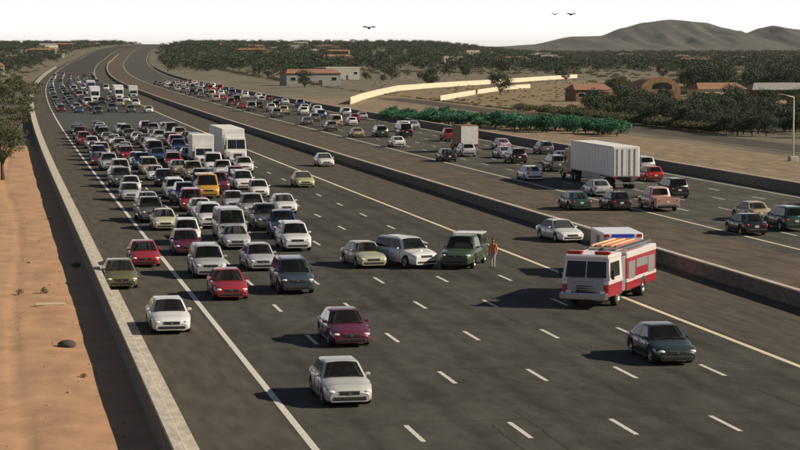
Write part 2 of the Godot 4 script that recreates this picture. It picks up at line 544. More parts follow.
	bx(gr, Vector3(0, d.hood - 0.25, L / 2 - 0.01), Vector3(hw * 0.8, 0.11, 0.05), 0.02)
	part("grille", gr, M.black, root)
	boxpart("front_bumper", Vector3(0, d.sill + 0.12, L / 2 - 0.03), Vector3(hw * 1.36, 0.15, 0.1), M.black, root, 0.04)
	boxpart("rear_bumper", Vector3(0, d.sill + 0.2, -L / 2 + 0.02), Vector3(hw * 1.5, 0.16, 0.12), M.black if kind != "pickup" else M.chrome, root, 0.03)
	boxpart("grille_trim", Vector3(0, d.hood - 0.175, L / 2 - 0.02), Vector3(hw * 0.84, 0.025, 0.06), M.chrome, root, 0.008)
	boxpart("badge", Vector3(0, d.hood - 0.25, L / 2 + 0.02), Vector3(0.1, 0.07, 0.012), M.chrome, root, 0.004)
	boxpart("licence_plate", Vector3(0, d.rear - 0.3, -L / 2 - 0.005), Vector3(0.3, 0.15, 0.02), M.plate, root, 0.004)
	boxpart("underbody", Vector3(0, d.sill + 0.02, 0), Vector3(d.W * 0.78, 0.12, L * 0.86), M.under, root, 0.02)
	if kind == "pickup":
		var bd := mb()
		var zc := (-0.88 - L / 2) / 2
		var bl := L / 2 - 0.9
		for sx in [-1.0, 1.0]:
			bx(bd, Vector3(sx * (hw - 0.05), 0.94, zc), Vector3(0.1, 0.36, bl), 0.03)
			for q in [[-0.88, -1.27], [-2.22, -L / 2]]:
				bx(bd, Vector3(sx * (hw - 0.06), 0.56, (q[0] + q[1]) / 2), Vector3(0.11, 0.42, abs(q[0] - q[1])), 0.03)
		bx(bd, Vector3(0, 0.78, -L / 2 + 0.04), Vector3(d.W - 0.06, 0.68, 0.08), 0.03)
		bx(bd, Vector3(0, 0.74, zc), Vector3(d.W - 0.2, 0.06, bl), 0.01)
		part("cargo_bed", bd, null, root)
	return root

func vehicle(kind: String, col: Color, at: Vector3, turn: float, label: String, category: String, group := "") -> Node3D:
	if not protos.has(kind): protos[kind] = car_proto(kind)
	var o: Node3D = protos[kind].duplicate()
	o.name = numbered(NODE_NAMES.get(kind, kind))
	add_child(o)
	o.position = at
	o.rotation.y = turn
	for c in o.get_children():
		if c is MeshInstance3D and c.material_override == null: c.material_override = paint(col)
	tag(o, label, category, group)
	return o

# ------------------------------------------------------------------ lorries and emergency vehicles
func slab(called: String, c: Vector3, size: Vector3, m: Material, parent: Node, bev := 0.03) -> MeshInstance3D:
	return boxpart(called, c, size, m, parent, bev)

func truck_cab(root: Node3D, zf: float, w: float, y0: float, h: float, depth: float, m: Material, nose := 0.0, upper: Material = null) -> void:
	# flat or short-nosed cab with its front face at zf
	var st := mb()
	var zc := zf - nose
	var hw := w / 2
	var yb := y0 + h * 0.45
	bx(st, Vector3(0, (y0 + yb) / 2, zc - depth / 2), Vector3(w, yb - y0, depth), 0.05)
	var low := st
	if upper:
		st = mb()
	# upper cab with a raked screen
	var f := [Vector3(-hw, yb, zc - 0.02), Vector3(hw, yb, zc - 0.02), Vector3(hw * 0.93, y0 + h, zc - 0.28), Vector3(-hw * 0.93, y0 + h, zc - 0.28)]
	var b := [Vector3(-hw, yb, zc - depth), Vector3(hw, yb, zc - depth), Vector3(hw * 0.93, y0 + h, zc - depth), Vector3(-hw * 0.93, y0 + h, zc - depth)]
	var mid := Vector3(0, y0 + h * 0.7, zc - depth / 2)
	quad(st, f[0], f[1], f[2], f[3], mid)
	quad(st, b[0], b[1], b[2], b[3], mid)
	for k in 4: quad(st, f[k], f[(k + 1) % 4], b[(k + 1) % 4], b[k], mid)
	if upper:
		part("cab_upper", st, upper, root)
		st = low
	if nose > 0.0:
		bx(st, Vector3(0, y0 + (yb - y0) * 0.46, zf - nose / 2), Vector3(w * 0.82, (yb - y0) * 0.9, nose + 0.05), 0.1)
	part("cab", st, m, root)
	var L := func(p: Array, u: float, v: float) -> Vector3: return p[0].lerp(p[1], u).lerp(p[3].lerp(p[2], u), v)
	for seg in [[0.06, 0.49], [0.51, 0.94]]:
		var g := mb()
		var pts := [L.call(f, seg[0], 0.1), L.call(f, seg[1], 0.1), L.call(f, seg[1], 0.86), L.call(f, seg[0], 0.86)]
		for k in 4: pts[k] += Vector3(0, 0.006, 0.012)
		quad(g, pts[0], pts[1], pts[2], pts[3], mid)
		part("windscreen", g, M.glass, root)
	for sx in [[1, 2], [0, 3]]:
		var side := [b[sx[0]], f[sx[0]], f[sx[1]], b[sx[1]]]
		var g := mb()
		var pts := [L.call(side, 0.2, 0.1), L.call(side, 0.92, 0.1), L.call(side, 0.9, 0.8), L.call(side, 0.2, 0.8)]
		var o := Vector3(0.012 * sign(f[sx[0]].x), 0.004, 0)
		for k in 4: pts[k] += o
		quad(g, pts[0], pts[1], pts[2], pts[3], mid)
		part("side_window", g, M.glass, root)
		var s: float = sign(f[sx[0]].x)
		slab("mirror", Vector3(s * (hw + 0.16), yb + 0.3, zc - 0.15), Vector3(0.16, 0.5, 0.1), M.black, root, 0.03)
		slab("headlight", Vector3(s * hw * 0.72, y0 + (yb - y0) * 0.28, zf + 0.02), Vector3(0.26, 0.18, 0.06), M.lamp, root, 0.02)
	slab("grille", Vector3(0, y0 + (yb - y0) * 0.48, zf + 0.015), Vector3(w * 0.4, (yb - y0) * 0.45, 0.06), M.black, root, 0.015)

func box_truck(at: Vector3, turn: float, col: Color, boxm: Material, label: String, length := 7.4, height := 3.5) -> Node3D:
	var t := thing("box_truck", at, turn)
	tag(t, label, "truck")
	var zf := length / 2
	truck_cab(t, zf, 2.1, 0.5, 1.75, 1.5, paint(col), 0.7)
	slab("cargo_box", Vector3(0, (0.95 + height) / 2, -1.15), Vector3(2.44, height - 0.95, length - 2.5), boxm, t, 0.04)
	slab("chassis", Vector3(0, 0.7, -0.3), Vector3(0.9, 0.3, length - 0.8), M.under, t)
	slab("front_bumper", Vector3(0, 0.5, zf + 0.02), Vector3(2.1, 0.24, 0.12), M.chrome, t)
	slab("rear_door", Vector3(0, (1.0 + height) / 2, -zf + 0.09), Vector3(2.2, height - 1.2, 0.05), M.white_box, t)
	slab("rear_bumper", Vector3(0, 0.6, -zf + 0.12), Vector3(2.3, 0.14, 0.1), M.grey_metal, t)
	for sx in [-1.0, 1.0]:
		wheel(t, Vector3(sx * 0.95, 0.45, zf - 1.2), 0.45, 0.26)
		wheel(t, Vector3(sx * 0.9, 0.45, -zf + 1.7), 0.45, 0.5)
		slab("tail_light", Vector3(sx * 1.05, 0.85, -zf + 0.07), Vector3(0.2, 0.14, 0.06), M.red_lens, t)
	return t

func semi_truck(at: Vector3, turn: float, col: Color, label: String) -> Node3D:
	# origin on the ground under the middle of the 20 m rig
	var t := thing("semi_truck", at, turn)
	tag(t, label, "truck")
	truck_cab(t, 10.0, 2.3, 0.6, 2.5, 1.9, paint(col), 1.5)
	slab("sleeper", Vector3(0, 2.1, 5.9), Vector3(2.3, 2.8, 1.4), paint(col), t, 0.08)
	slab("tractor_frame", Vector3(0, 0.85, 6.2), Vector3(1.0, 0.3, 6.8), M.under, t)
	slab("front_bumper", Vector3(0, 0.55, 10.02), Vector3(2.3, 0.35, 0.2), M.chrome, t)
	var tr := slab("trailer", Vector3(0, 2.62, -2.6), Vector3(2.58, 2.85, 15.2), M.white_box, t, 0.04)
	slab("trailer_frame", Vector3(0, 1.05, -2.6), Vector3(1.1, 0.25, 14.6), M.under, t)
	slab("rear_door", Vector3(-0.61, 2.6, -10.22), Vector3(1.16, 2.6, 0.05), M.white_box, tr).position = Vector3.ZERO
	slab("rear_door", Vector3(0.61, 2.6, -10.22), Vector3(1.16, 2.6, 0.05), M.white_box, tr).position = Vector3.ZERO
	for sx in [-1.0, 1.0]:
		slab("bottom_rail", Vector3(sx * 1.285, 1.24, -2.6), Vector3(0.04, 0.14, 15.1), M.grey_metal, t, 0.01)
		slab("top_rail", Vector3(sx * 1.285, 4.0, -2.6), Vector3(0.04, 0.09, 15.1), M.grey_metal, t, 0.01)
		for k in 14: slab("panel_joint", Vector3(sx * 1.291, 2.62, -9.4 + k * 1.05), Vector3(0.012, 2.6, 0.035), M.grey_metal, t, 0.002)
		for k in 2: slab("lock_rod", Vector3(sx * (0.35 + k * 0.5), 2.6, -10.27), Vector3(0.04, 2.5, 0.04), M.grey_metal, t, 0.01)
		for k in 3: slab("marker_light", Vector3(sx * 1.31, 1.24, -9.8 + k * 7.2), Vector3(0.03, 0.06, 0.12), M.amber_lens, t, 0.005)
	slab("underride_guard", Vector3(0, 0.6, -10.1), Vector3(2.2, 0.14, 0.1), M.grey_metal, t)
	for sx in [-1.0, 1.0]:
		wheel(t, Vector3(sx * 1.0, 0.5, 8.9), 0.5, 0.3)
		for z in [5.0, 3.7, -7.2, -8.5]:
			wheel(t, Vector3(sx * 0.95, 0.5, z), 0.5, 0.56)
		slab("tail_light", Vector3(sx * 1.1, 1.12, -10.18), Vector3(0.3, 0.12, 0.06), M.red_lens, t)
		slab("side_skirt", Vector3(sx * 1.2, 0.85, -2.2), Vector3(0.05, 0.6, 6.5), M.grey_metal, t, 0.01)
	return t

func fire_engine(at: Vector3, turn: float) -> void:
	var t := thing("fire_engine", at, turn)
	tag(t, "red fire engine with pale cab roof parked askew across the solid line", "fire engine")
	var red := paint(Color(0.36, 0.022, 0.04))
	var white := paint(Color(0.74, 0.66, 0.67))
	truck_cab(t, 4.5, 2.45, 0.55, 1.95, 2.5, red, 0.0, white)
	slab("cab_roof", Vector3(0, 2.55, 3.12), Vector3(2.34, 0.26, 2.36), white, t, 0.08)
	slab("front_panel", Vector3(0, 1.18, 4.52), Vector3(1.9, 0.7, 0.05), M.grey_metal, t, 0.02)
	slab("cab_stripe", Vector3(0, 1.3, 3.24), Vector3(2.48, 0.22, 2.56), white, t, 0.03)
	slab("front_bumper", Vector3(0, 0.62, 4.75), Vector3(2.45, 0.36, 0.5), M.chrome, t, 0.06)
	slab("pump_panel", Vector3(0, 1.5, 1.55), Vector3(2.3, 1.8, 0.75), M.grey_metal, t)
	var bodyp := slab("rear_body", Vector3(0, 1.56, -1.75), Vector3(2.46, 1.98, 5.8), red, t, 0.05)
	slab("upper_body", Vector3(0, 2.4, -1.75), Vector3(2.48, 0.36, 5.82), white, t, 0.05)
	slab("body_stripe", Vector3(0, 1.1, -1.75), Vector3(2.485, 0.2, 5.82), white, t, 0.02)
	for sx in [-1.0, 1.0]:
		for z in [0.3, -3.6]:
			slab("roller_door", Vector3(sx * 1.235, 1.6, z), Vector3(0.04, 0.9, 1.25), M.grey_metal, bodyp, 0.01)
		slab("roller_door", Vector3(sx * 1.235, 1.85, -1.75), Vector3(0.04, 0.45, 2.2), M.grey_metal, bodyp, 0.01)
		wheel(t, Vector3(sx * 1.05, 0.55, 2.75), 0.55, 0.32)
		wheel(t, Vector3(sx * 1.0, 0.55, -2.0), 0.55, 0.55)
		slab("tail_light", Vector3(sx * 1.05, 1.3, -4.67), Vector3(0.2, 0.4, 0.05), M.red_lens, t)
		slab("warning_light", Vector3(sx * 0.72, 2.76, 3.9), Vector3(0.8, 0.17, 0.32), M.red_lens, t, 0.05)
		var hr := mb()
		tube(hr, Vector3(sx * 1.15, 2.7, 1.0), Vector3(sx * 1.15, 2.7, -4.5), 0.03, 0.03, 6)
		part("hand_rail", hr, M.chrome, t)
	slab("hose_bed", Vector3(-0.3, 2.64, -1.9), Vector3(1.5, 0.14, 4.8), mat(Color(0.5, 0.46, 0.4), 0.9), t)
	var ld := mb()
	for x in [0.62, 1.0]: bx(ld, Vector3(x, 2.76, -1.6), Vector3(0.06, 0.1, 5.4), 0.01)
	for k in 14: tube(ld, Vector3(0.62, 2.76, -4.1 + k * 0.38), Vector3(1.0, 2.76, -4.1 + k * 0.38), 0.02, 0.02, 5)
	part("ladder", ld, M.rim, t)
	slab("chassis", Vector3(0, 0.62, -0.2), Vector3(1.1, 0.35, 8.6), M.under, t)
	for k in 5: slab("grille_bar", Vector3(0, 0.95 + k * 0.11, 4.56), Vector3(1.2, 0.035, 0.05), M.chrome, t, 0.01)
	for k in 6:
		var hs := mb(false)
		tube(hs, Vector3(-0.95 + k * 0.26, 2.76, -4.2), Vector3(-0.95 + k * 0.26, 2.76, 0.3), 0.075, 0.075, 8)
		part("hose", hs, mat([Color(0.5, 0.42, 0.25), Color(0.4, 0.1, 0.06)][k % 2], 0.95), t)
	slab("deck_gun", Vector3(0, 2.55, 1.5), Vector3(0.35, 0.5, 0.4), M.black, t, 0.1)

func ambulance(at: Vector3, turn: float) -> void:
	var t := thing("ambulance", at, turn)
	tag(t, "white boxy ambulance with red band parked behind the fire engine", "ambulance")
	var white := paint(Color(0.74, 0.73, 0.75))
	var red := paint(Color(0.42, 0.03, 0.05))
	truck_cab(t, 3.3, 2.0, 0.45, 1.75, 1.6, white, 0.9)
	var b := slab("patient_box", Vector3(0, 1.55, -1.1), Vector3(2.36, 1.86, 4.2), white, t, 0.06)
	slab("red_band", Vector3(0, 1.15, -1.1), Vector3(2.385, 0.95, 4.22), red, t, 0.02)
	slab("cab_band", Vector3(0, 1.02, 1.6), Vector3(2.02, 0.16, 1.62), red, t, 0.02)
	slab("chassis", Vector3(0, 0.55, -0.1), Vector3(1.0, 0.25, 6.0), M.under, t)
	slab("front_bumper", Vector3(0, 0.48, 3.36), Vector3(2.0, 0.24, 0.16), M.chrome, t)
	for sx in [-1.0, 1.0]:
		wheel(t, Vector3(sx * 0.88, 0.4, 2.2), 0.4, 0.25)
		wheel(t, Vector3(sx * 0.86, 0.4, -1.6), 0.4, 0.45)
		slab("corner_light", Vector3(sx * 0.95, 2.32, 1.02), Vector3(0.3, 0.18, 0.06), M.red_lens, t)
		slab("side_window", Vector3(sx * 1.19, 2.05, -0.6), Vector3(0.03, 0.45, 0.8), M.glass, b, 0.01)
		slab("rear_door", Vector3(sx * 0.58, 1.55, -3.21), Vector3(1.1, 1.6, 0.04), white, b, 0.01)
	slab("light_bar", Vector3(0, 2.32, 1.03), Vector3(1.3, 0.2, 0.12), M.blue_lens, t, 0.03)

# ------------------------------------------------------------------ plants
func leaf(st: SurfaceTool, c: Vector3, size: float, col: Color) -> void:
	var n := Vector3(rng.randfn(), rng.randfn() + 0.5, rng.randfn()).normalized()
	var u := n.cross(Vector3(rng.randfn(), rng.randfn(), rng.randfn())).normalized()
	var w := n.cross(u)
	var l := size * rng.randf_range(0.7, 1.3)
	var v := rng.randf_range(0.7, 1.3)
	st.set_color(Color(col.r * v, col.g * v, col.b * v * rng.randf_range(0.8, 1.1)))
	var a := c - u * l * 0.5
	var b := c + w * l * 0.28
	var d := c - w * l * 0.28
	var e := c + u * l * 0.5 + n * l * 0.12
	for p in [a, b, e, a, e, d]: st.add_vertex(p)

func crown_mesh(blobs: Array, count: int, size: float, col: Color) -> ArrayMesh:
	# leaves gathered on twig tips through the volume of uneven lobes
	var st := SurfaceTool.new()
	st.begin(Mesh.PRIMITIVE_TRIANGLES)
	st.set_smooth_group(-1)
	var tot := 0.0
	for b in blobs: tot += b[1].x * b[1].y
	for b in blobs:
		var nleaf := int(count * b[1].x * b[1].y / tot)
		var ntip: int = max(4, nleaf / 9)
		for k in ntip:
			var d := Vector3(rng.randfn(), rng.randfn(), rng.randfn()).normalized()
			var rad := pow(rng.randf(), 0.45) * rng.randf_range(0.75, 1.12)
			var tip: Vector3 = b[0] + Vector3(d.x * b[1].x, d.y * b[1].y, d.z * b[1].x) * rad
			for q in 9:
				leaf(st, tip + Vector3(rng.randfn(), rng.randfn() * 0.7, rng.randfn()) * size * 0.75, size, col)
	st.generate_normals()
	return st.commit()

func tree_proto(key: String, called: String, h: float, spread: float, trunk_h: float, count: int, size: float, col: Color, lobes: int) -> void:
	var root := Node3D.new()
	root.name = called
	var tr := mb(false)
	tube(tr, Vector3(0, -0.1, 0), Vector3(0.1, trunk_h, 0.05), h * 0.03 + 0.04, h * 0.02 + 0.025, 8)
	var blobs := []
	for k in lobes:
		var a := TAU * k / lobes + rng.randf_range(-0.5, 0.5)
		var rr := spread * rng.randf_range(0.3, 0.62)
		var y := lerp(trunk_h, h * 0.82, rng.randf_range(0.2, 1.0)) as float
		var c := Vector3(cos(a) * rr, y, sin(a) * rr)
		blobs.append([c, Vector2(spread * rng.randf_range(0.32, 0.5), (h - trunk_h) * rng.randf_range(0.2, 0.32))])
		tube(tr, Vector3(0.1, trunk_h * rng.randf_range(0.7, 1.0), 0.05), c, h * 0.016 + 0.015, 0.012, 6)
	blobs.append([Vector3(0, h * 0.78, 0), Vector2(spread * 0.5, h * 0.2)])
	part("trunk", tr, M.bark, root)
	put("crown", crown_mesh(blobs, count, size, col), M.leaf_mat, root)
	protos[key] = root

func plant(key: String, called: String, at: Vector3, sc: float, label: String, category: String, group := "", squash := 1.0) -> Node3D:
	var o: Node3D = protos[key].duplicate()
	o.name = numbered(called)
	add_child(o)
	o.position = at
	o.rotation.y = rng.randf() * TAU
	o.scale = Vector3(sc, sc * squash, sc)
	tag(o, label, category, group)
	return o

# ------------------------------------------------------------------ buildings
func building(called: String, at: Vector3, size: Vector3, turn: float, wall: Material, roof: Material, gable: float, label: String, group := "", wins := 4) -> Node3D:
	var t := thing(called, at, turn)
	tag(t, label, "building", group)
	slab("wall", Vector3(0, size.y / 2, 0), size, wall, t, 0.02)
	if gable > 0.0:
		var st := mb()
		var hx := size.x / 2 + 0.5
		var hz := size.z / 2 + 0.5
		var y := size.y + 0.02
		var a := [Vector3(-hx, y, hz), Vector3(hx, y, hz), Vector3(hx * 0.8, y + gable, 0), Vector3(-hx * 0.8, y + gable, 0), Vector3(-hx, y, -hz), Vector3(hx, y, -hz)]
		var c := Vector3(0, y + gable * 0.3, 0)
		quad(st, a[0], a[1], a[2], a[3], c)
		quad(st, a[4], a[5], a[2], a[3], c)
		tri(st, a[0], a[4], a[3], c)
		tri(st, a[1], a[5], a[2], c)
		quad(st, a[0], a[1], a[5], a[4], c)
		part("roof", st, roof, t)
	else:
		slab("roof", Vector3(0, size.y + 0.12, 0), Vector3(size.x + 0.5, 0.25, size.z + 0.5), roof, t, 0.02)
	for k in wins:
		var x := size.x * ((k + 0.5) / wins - 0.5)
		if k == wins / 2:
			slab("door", Vector3(x, 1.1, size.z / 2 + 0.03), Vector3(1.2, 2.2, 0.08), M.under, t, 0.01)
		else:
			var w := slab("window", Vector3(x, size.y * 0.55, size.z / 2 + 0.02), Vector3(min(2.2, size.x / wins * 0.55), min(1.5, size.y * 0.4), 0.08), M.plate, t, 0.01)
			slab("pane", Vector3(x, size.y * 0.55, size.z / 2 + 0.055), Vector3(min(2.0, size.x / wins * 0.5), min(1.3, size.y * 0.34), 0.04), M.glass, w, 0.005)
	return t

# ------------------------------------------------------------------ a person
func person(at: Vector3, turn: float, label: String) -> void:
	var sk := [
		# a, b, ra, rb
		[Vector3(-0.1, 0.06, 0), Vector3(-0.095, 0.48, 0.01), 0.045, 0.058], [Vector3(-0.095, 0.48, 0.01), Vector3(-0.09, 0.9, 0), 0.06, 0.085],
		[Vector3(0.13, 0.06, 0.08), Vector3(0.11, 0.48, 0.06), 0.045, 0.058], [Vector3(0.11, 0.48, 0.06), Vector3(0.09, 0.9, 0), 0.06, 0.085],
		[Vector3(-0.1, 0.05, -0.04), Vector3(-0.11, 0.04, 0.15), 0.04, 0.035], [Vector3(0.13, 0.05, 0.04), Vector3(0.16, 0.04, 0.22), 0.04, 0.035],
		[Vector3(-0.07, 0.95, 0), Vector3(0.07, 0.95, 0), 0.11, 0.11], [Vector3(0, 1.0, 0), Vector3(0, 1.25, 0.0), 0.12, 0.14],
		[Vector3(-0.12, 1.36, 0), Vector3(0.12, 1.36, 0), 0.1, 0.1], [Vector3(0, 1.4, 0), Vector3(0, 1.55, 0.01), 0.055, 0.05],
		[Vector3(-0.19, 1.4, 0), Vector3(-0.24, 1.12, 0.02), 0.06, 0.046], [Vector3(-0.24, 1.12, 0.02), Vector3(-0.22, 0.88, 0.1), 0.045, 0.033],
		[Vector3(0.19, 1.4, 0), Vector3(0.26, 1.12, 0.0), 0.06, 0.046], [Vector3(0.26, 1.12, 0.0), Vector3(0.24, 0.88, 0.06), 0.045, 0.033],
		[Vector3(0, 1.62, 0.02), Vector3(0, 1.68, 0.0), 0.085, 0.095], [Vector3(0, 1.63, 0.09), Vector3(0, 1.61, 0.115), 0.02, 0.016],
		[Vector3(-0.22, 0.88, 0.1), Vector3(-0.215, 0.81, 0.12), 0.036, 0.034], [Vector3(0.24, 0.88, 0.06), Vector3(0.235, 0.81, 0.08), 0.036, 0.034]]
	for s in [-1.0, 1.0]:
		var hb := Vector3(-0.215, 0.8, 0.12) if s < 0 else Vector3(0.235, 0.8, 0.08)
		for k in 4:
			var l: float = [0.075, 0.085, 0.08, 0.065][k]
			var p := hb + Vector3(0, 0, -0.028 + k * 0.019)
			sk.append([p, p + Vector3(-s * 0.01, -l * 0.6, 0.004), 0.0095, 0.009])
			sk.append([p + Vector3(-s * 0.01, -l * 0.6, 0.004), p + Vector3(-s * 0.03, -l, 0.006), 0.009, 0.008])
		sk.append([hb + Vector3(0, 0.06, 0.03), hb + Vector3(-s * 0.01, 0.0, 0.06), 0.011, 0.009])
	var cell := 0.02
	var lo := Vector3(-0.36, -0.02, -0.2)
	var n := Vector3i(36, 92, 24)
	var f := PackedFloat32Array()
	f.resize(n.x * n.y * n.z)
	f.fill(1.0)
	for bone in sk:
		var a: Vector3 = bone[0]
		var b: Vector3 = bone[1]
		var R: float = max(bone[2], bone[3]) + 0.07
		var mn := Vector3i(((a.min(b) - Vector3.ONE * R - lo) / cell).floor()).clamp(Vector3i.ZERO, n - Vector3i.ONE)
		var mx := Vector3i(((a.max(b) + Vector3.ONE * R - lo) / cell).ceil()).clamp(Vector3i.ZERO, n - Vector3i.ONE)
		var ab := b - a
		var l2: float = max(ab.length_squared(), 1e-6)
		var kk: float = 0.03 if bone[2] > 0.02 else 0.004
		for z in range(mn.z, mx.z + 1):
			for y in range(mn.y, mx.y + 1):
				for x in range(mn.x, mx.x + 1):
					var p := lo + Vector3(x, y, z) * cell
					var t: float = clamp((p - a).dot(ab) / l2, 0.0, 1.0)
					var dd: float = (p - a - ab * t).length() - lerp(bone[2], bone[3], t)
					var i := (z * n.y + y) * n.x + x
					var h: float = clamp(0.5 + 0.5 * (f[i] - dd) / kk, 0.0, 1.0)
					f[i] = lerp(f[i], dd, h) - kk * h * (1.0 - h)
	var vid := {}
	var vs := []
	var I := func(x: int, y: int, z: int) -> int: return (z * n.y + y) * n.x + x
	for z in n.z - 1:
		for y in n.y - 1:
			for x in n.x - 1:
				var sum := Vector3.ZERO
				var cnt := 0
				var c: Array = []
				for q in 8: c.append(f[I.call(x + (q & 1), y + ((q >> 1) & 1), z + (q >> 2))])
				var neg := 0
				for q in 8:
					if c[q] < 0.0: neg += 1
				if neg == 0 or neg == 8: continue
				for q in 8:
					for bit in [1, 2, 4]:
						if q & bit: continue
						var r: int = q | bit
						if (c[q] < 0.0) != (c[r] < 0.0):
							var t: float = c[q] / (c[q] - c[r])
							sum += Vector3(q & 1, (q >> 1) & 1, q >> 2).lerp(Vector3(r & 1, (r >> 1) & 1, r >> 2), t)
							cnt += 1
				vid[I.call(x, y, z)] = vs.size()
				vs.append(lo + (Vector3(x, y, z) + sum / cnt) * cell)
	var st := mb(false)
	var skin := Color(0.3, 0.17, 0.11)
	var shade := func(p: Vector3) -> Color:
		if p.y > 1.5: return Color(0.03, 0.02, 0.015) if (p.y > 1.7 or p.z < -0.01) else skin
		if p.y < 0.88 and abs(p.x) > 0.18 and p.y > 0.6: return skin
		if p.y > 0.93: return Color(0.62, 0.2, 0.07)
		if p.y < 0.1: return Color(0.03, 0.025, 0.02)
		return Color(0.36, 0.35, 0.36)
	var emit := func(a: int, b: int, c: int, d: int, flip: bool) -> void:
		var o := [a, b, c, a, c, d]
		if flip: o = [a, c, b, a, d, c]
		for k in o:
			st.set_color(shade.call(vs[k]))
			st.add_vertex(vs[k])
	for z in range(1, n.z - 1):
		for y in range(1, n.y - 1):
			for x in range(1, n.x - 1):
				var c0: float = f[I.call(x, y, z)]
				if (c0 < 0.0) != (f[I.call(x + 1, y, z)] < 0.0):
					emit.call(vid[I.call(x, y, z)], vid[I.call(x, y - 1, z)], vid[I.call(x, y - 1, z - 1)], vid[I.call(x, y, z - 1)], c0 < 0.0)
				if (c0 < 0.0) != (f[I.call(x, y + 1, z)] < 0.0):
					emit.call(vid[I.call(x, y, z)], vid[I.call(x, y, z - 1)], vid[I.call(x - 1, y, z - 1)], vid[I.call(x - 1, y, z)], c0 < 0.0)
				if (c0 < 0.0) != (f[I.call(x, y, z + 1)] < 0.0):
					emit.call(vid[I.call(x, y, z)], vid[I.call(x - 1, y, z)], vid[I.call(x - 1, y - 1, z)], vid[I.call(x, y - 1, z)], c0 < 0.0)
	var m := mat(Color.WHITE, 0.85)
	m.vertex_color_use_as_albedo = true
	var o := thing("person", at, turn)
	tag(o, label, "person")
	part("body", st, m, o)

# ------------------------------------------------------------------ scene
func _ready() -> void:
	rng.seed = 77
	noise.seed = 5
	noise.frequency = 0.02
	noise.fractal_octaves = 4
	# camera
	var cam := Camera3D.new()
	cam.name = "camera"
	add_child(cam)
	cam.position = Vector3(0, CAM_H, 0)
	cam.basis = Basis(Vector3.UP, deg_to_rad(-YAW)) * Basis(Vector3.RIGHT, deg_to_rad(-PITCH))
	cam.fov = rad_to_deg(2.0 * atan(225.0 / FOCAL))
	cam.near = 0.5
	cam.far = 40000.0
	cam.current = true
	# sky, sun, exposure
	var sky := ProceduralSkyMaterial.new()
	sky.sky_top_color = Color(0.25, 0.30, 0.38)
	sky.sky_horizon_color = Color(0.985, 0.97, 0.96)
	sky.sky_curve = 0.07
	sky.ground_bottom_color = Color(0.3, 0.26, 0.2)
	sky.ground_horizon_color = Color(0.6, 0.57, 0.52)
	var we := WorldEnvironment.new()
	we.name = "environment"
	var env := Environment.new()
	env.background_mode = Environment.BG_SKY
	env.sky = Sky.new()
	env.sky.sky_material = sky
	env.tonemap_mode = Environment.TONE_MAPPER_LINEAR
	env.tonemap_exposure = 1.32
	env.sdfgi_enabled = true
	env.ssao_enabled = true
	env.ssil_enabled = true
	env.fog_enabled = true
	env.fog_density = 0.000015
	env.fog_light_color = Color(0.9, 0.9, 0.9)
	we.environment = env
	add_child(we)
	var sun := DirectionalLight3D.new()
	sun.name = "sun"
	add_child(sun)
	sun.look_at_from_position(Vector3(0.82, 0.475, 0.2) * 100.0, Vector3.ZERO)
	sun.light_energy = 1.6
	sun.light_color = Color(1.0, 0.94, 0.84)
	sun.light_angular_distance = 0.5
	sun.shadow_enabled = true

	make_materials()
	build_setting()
	build_far_side()
	build_vehicles()
	build_small()

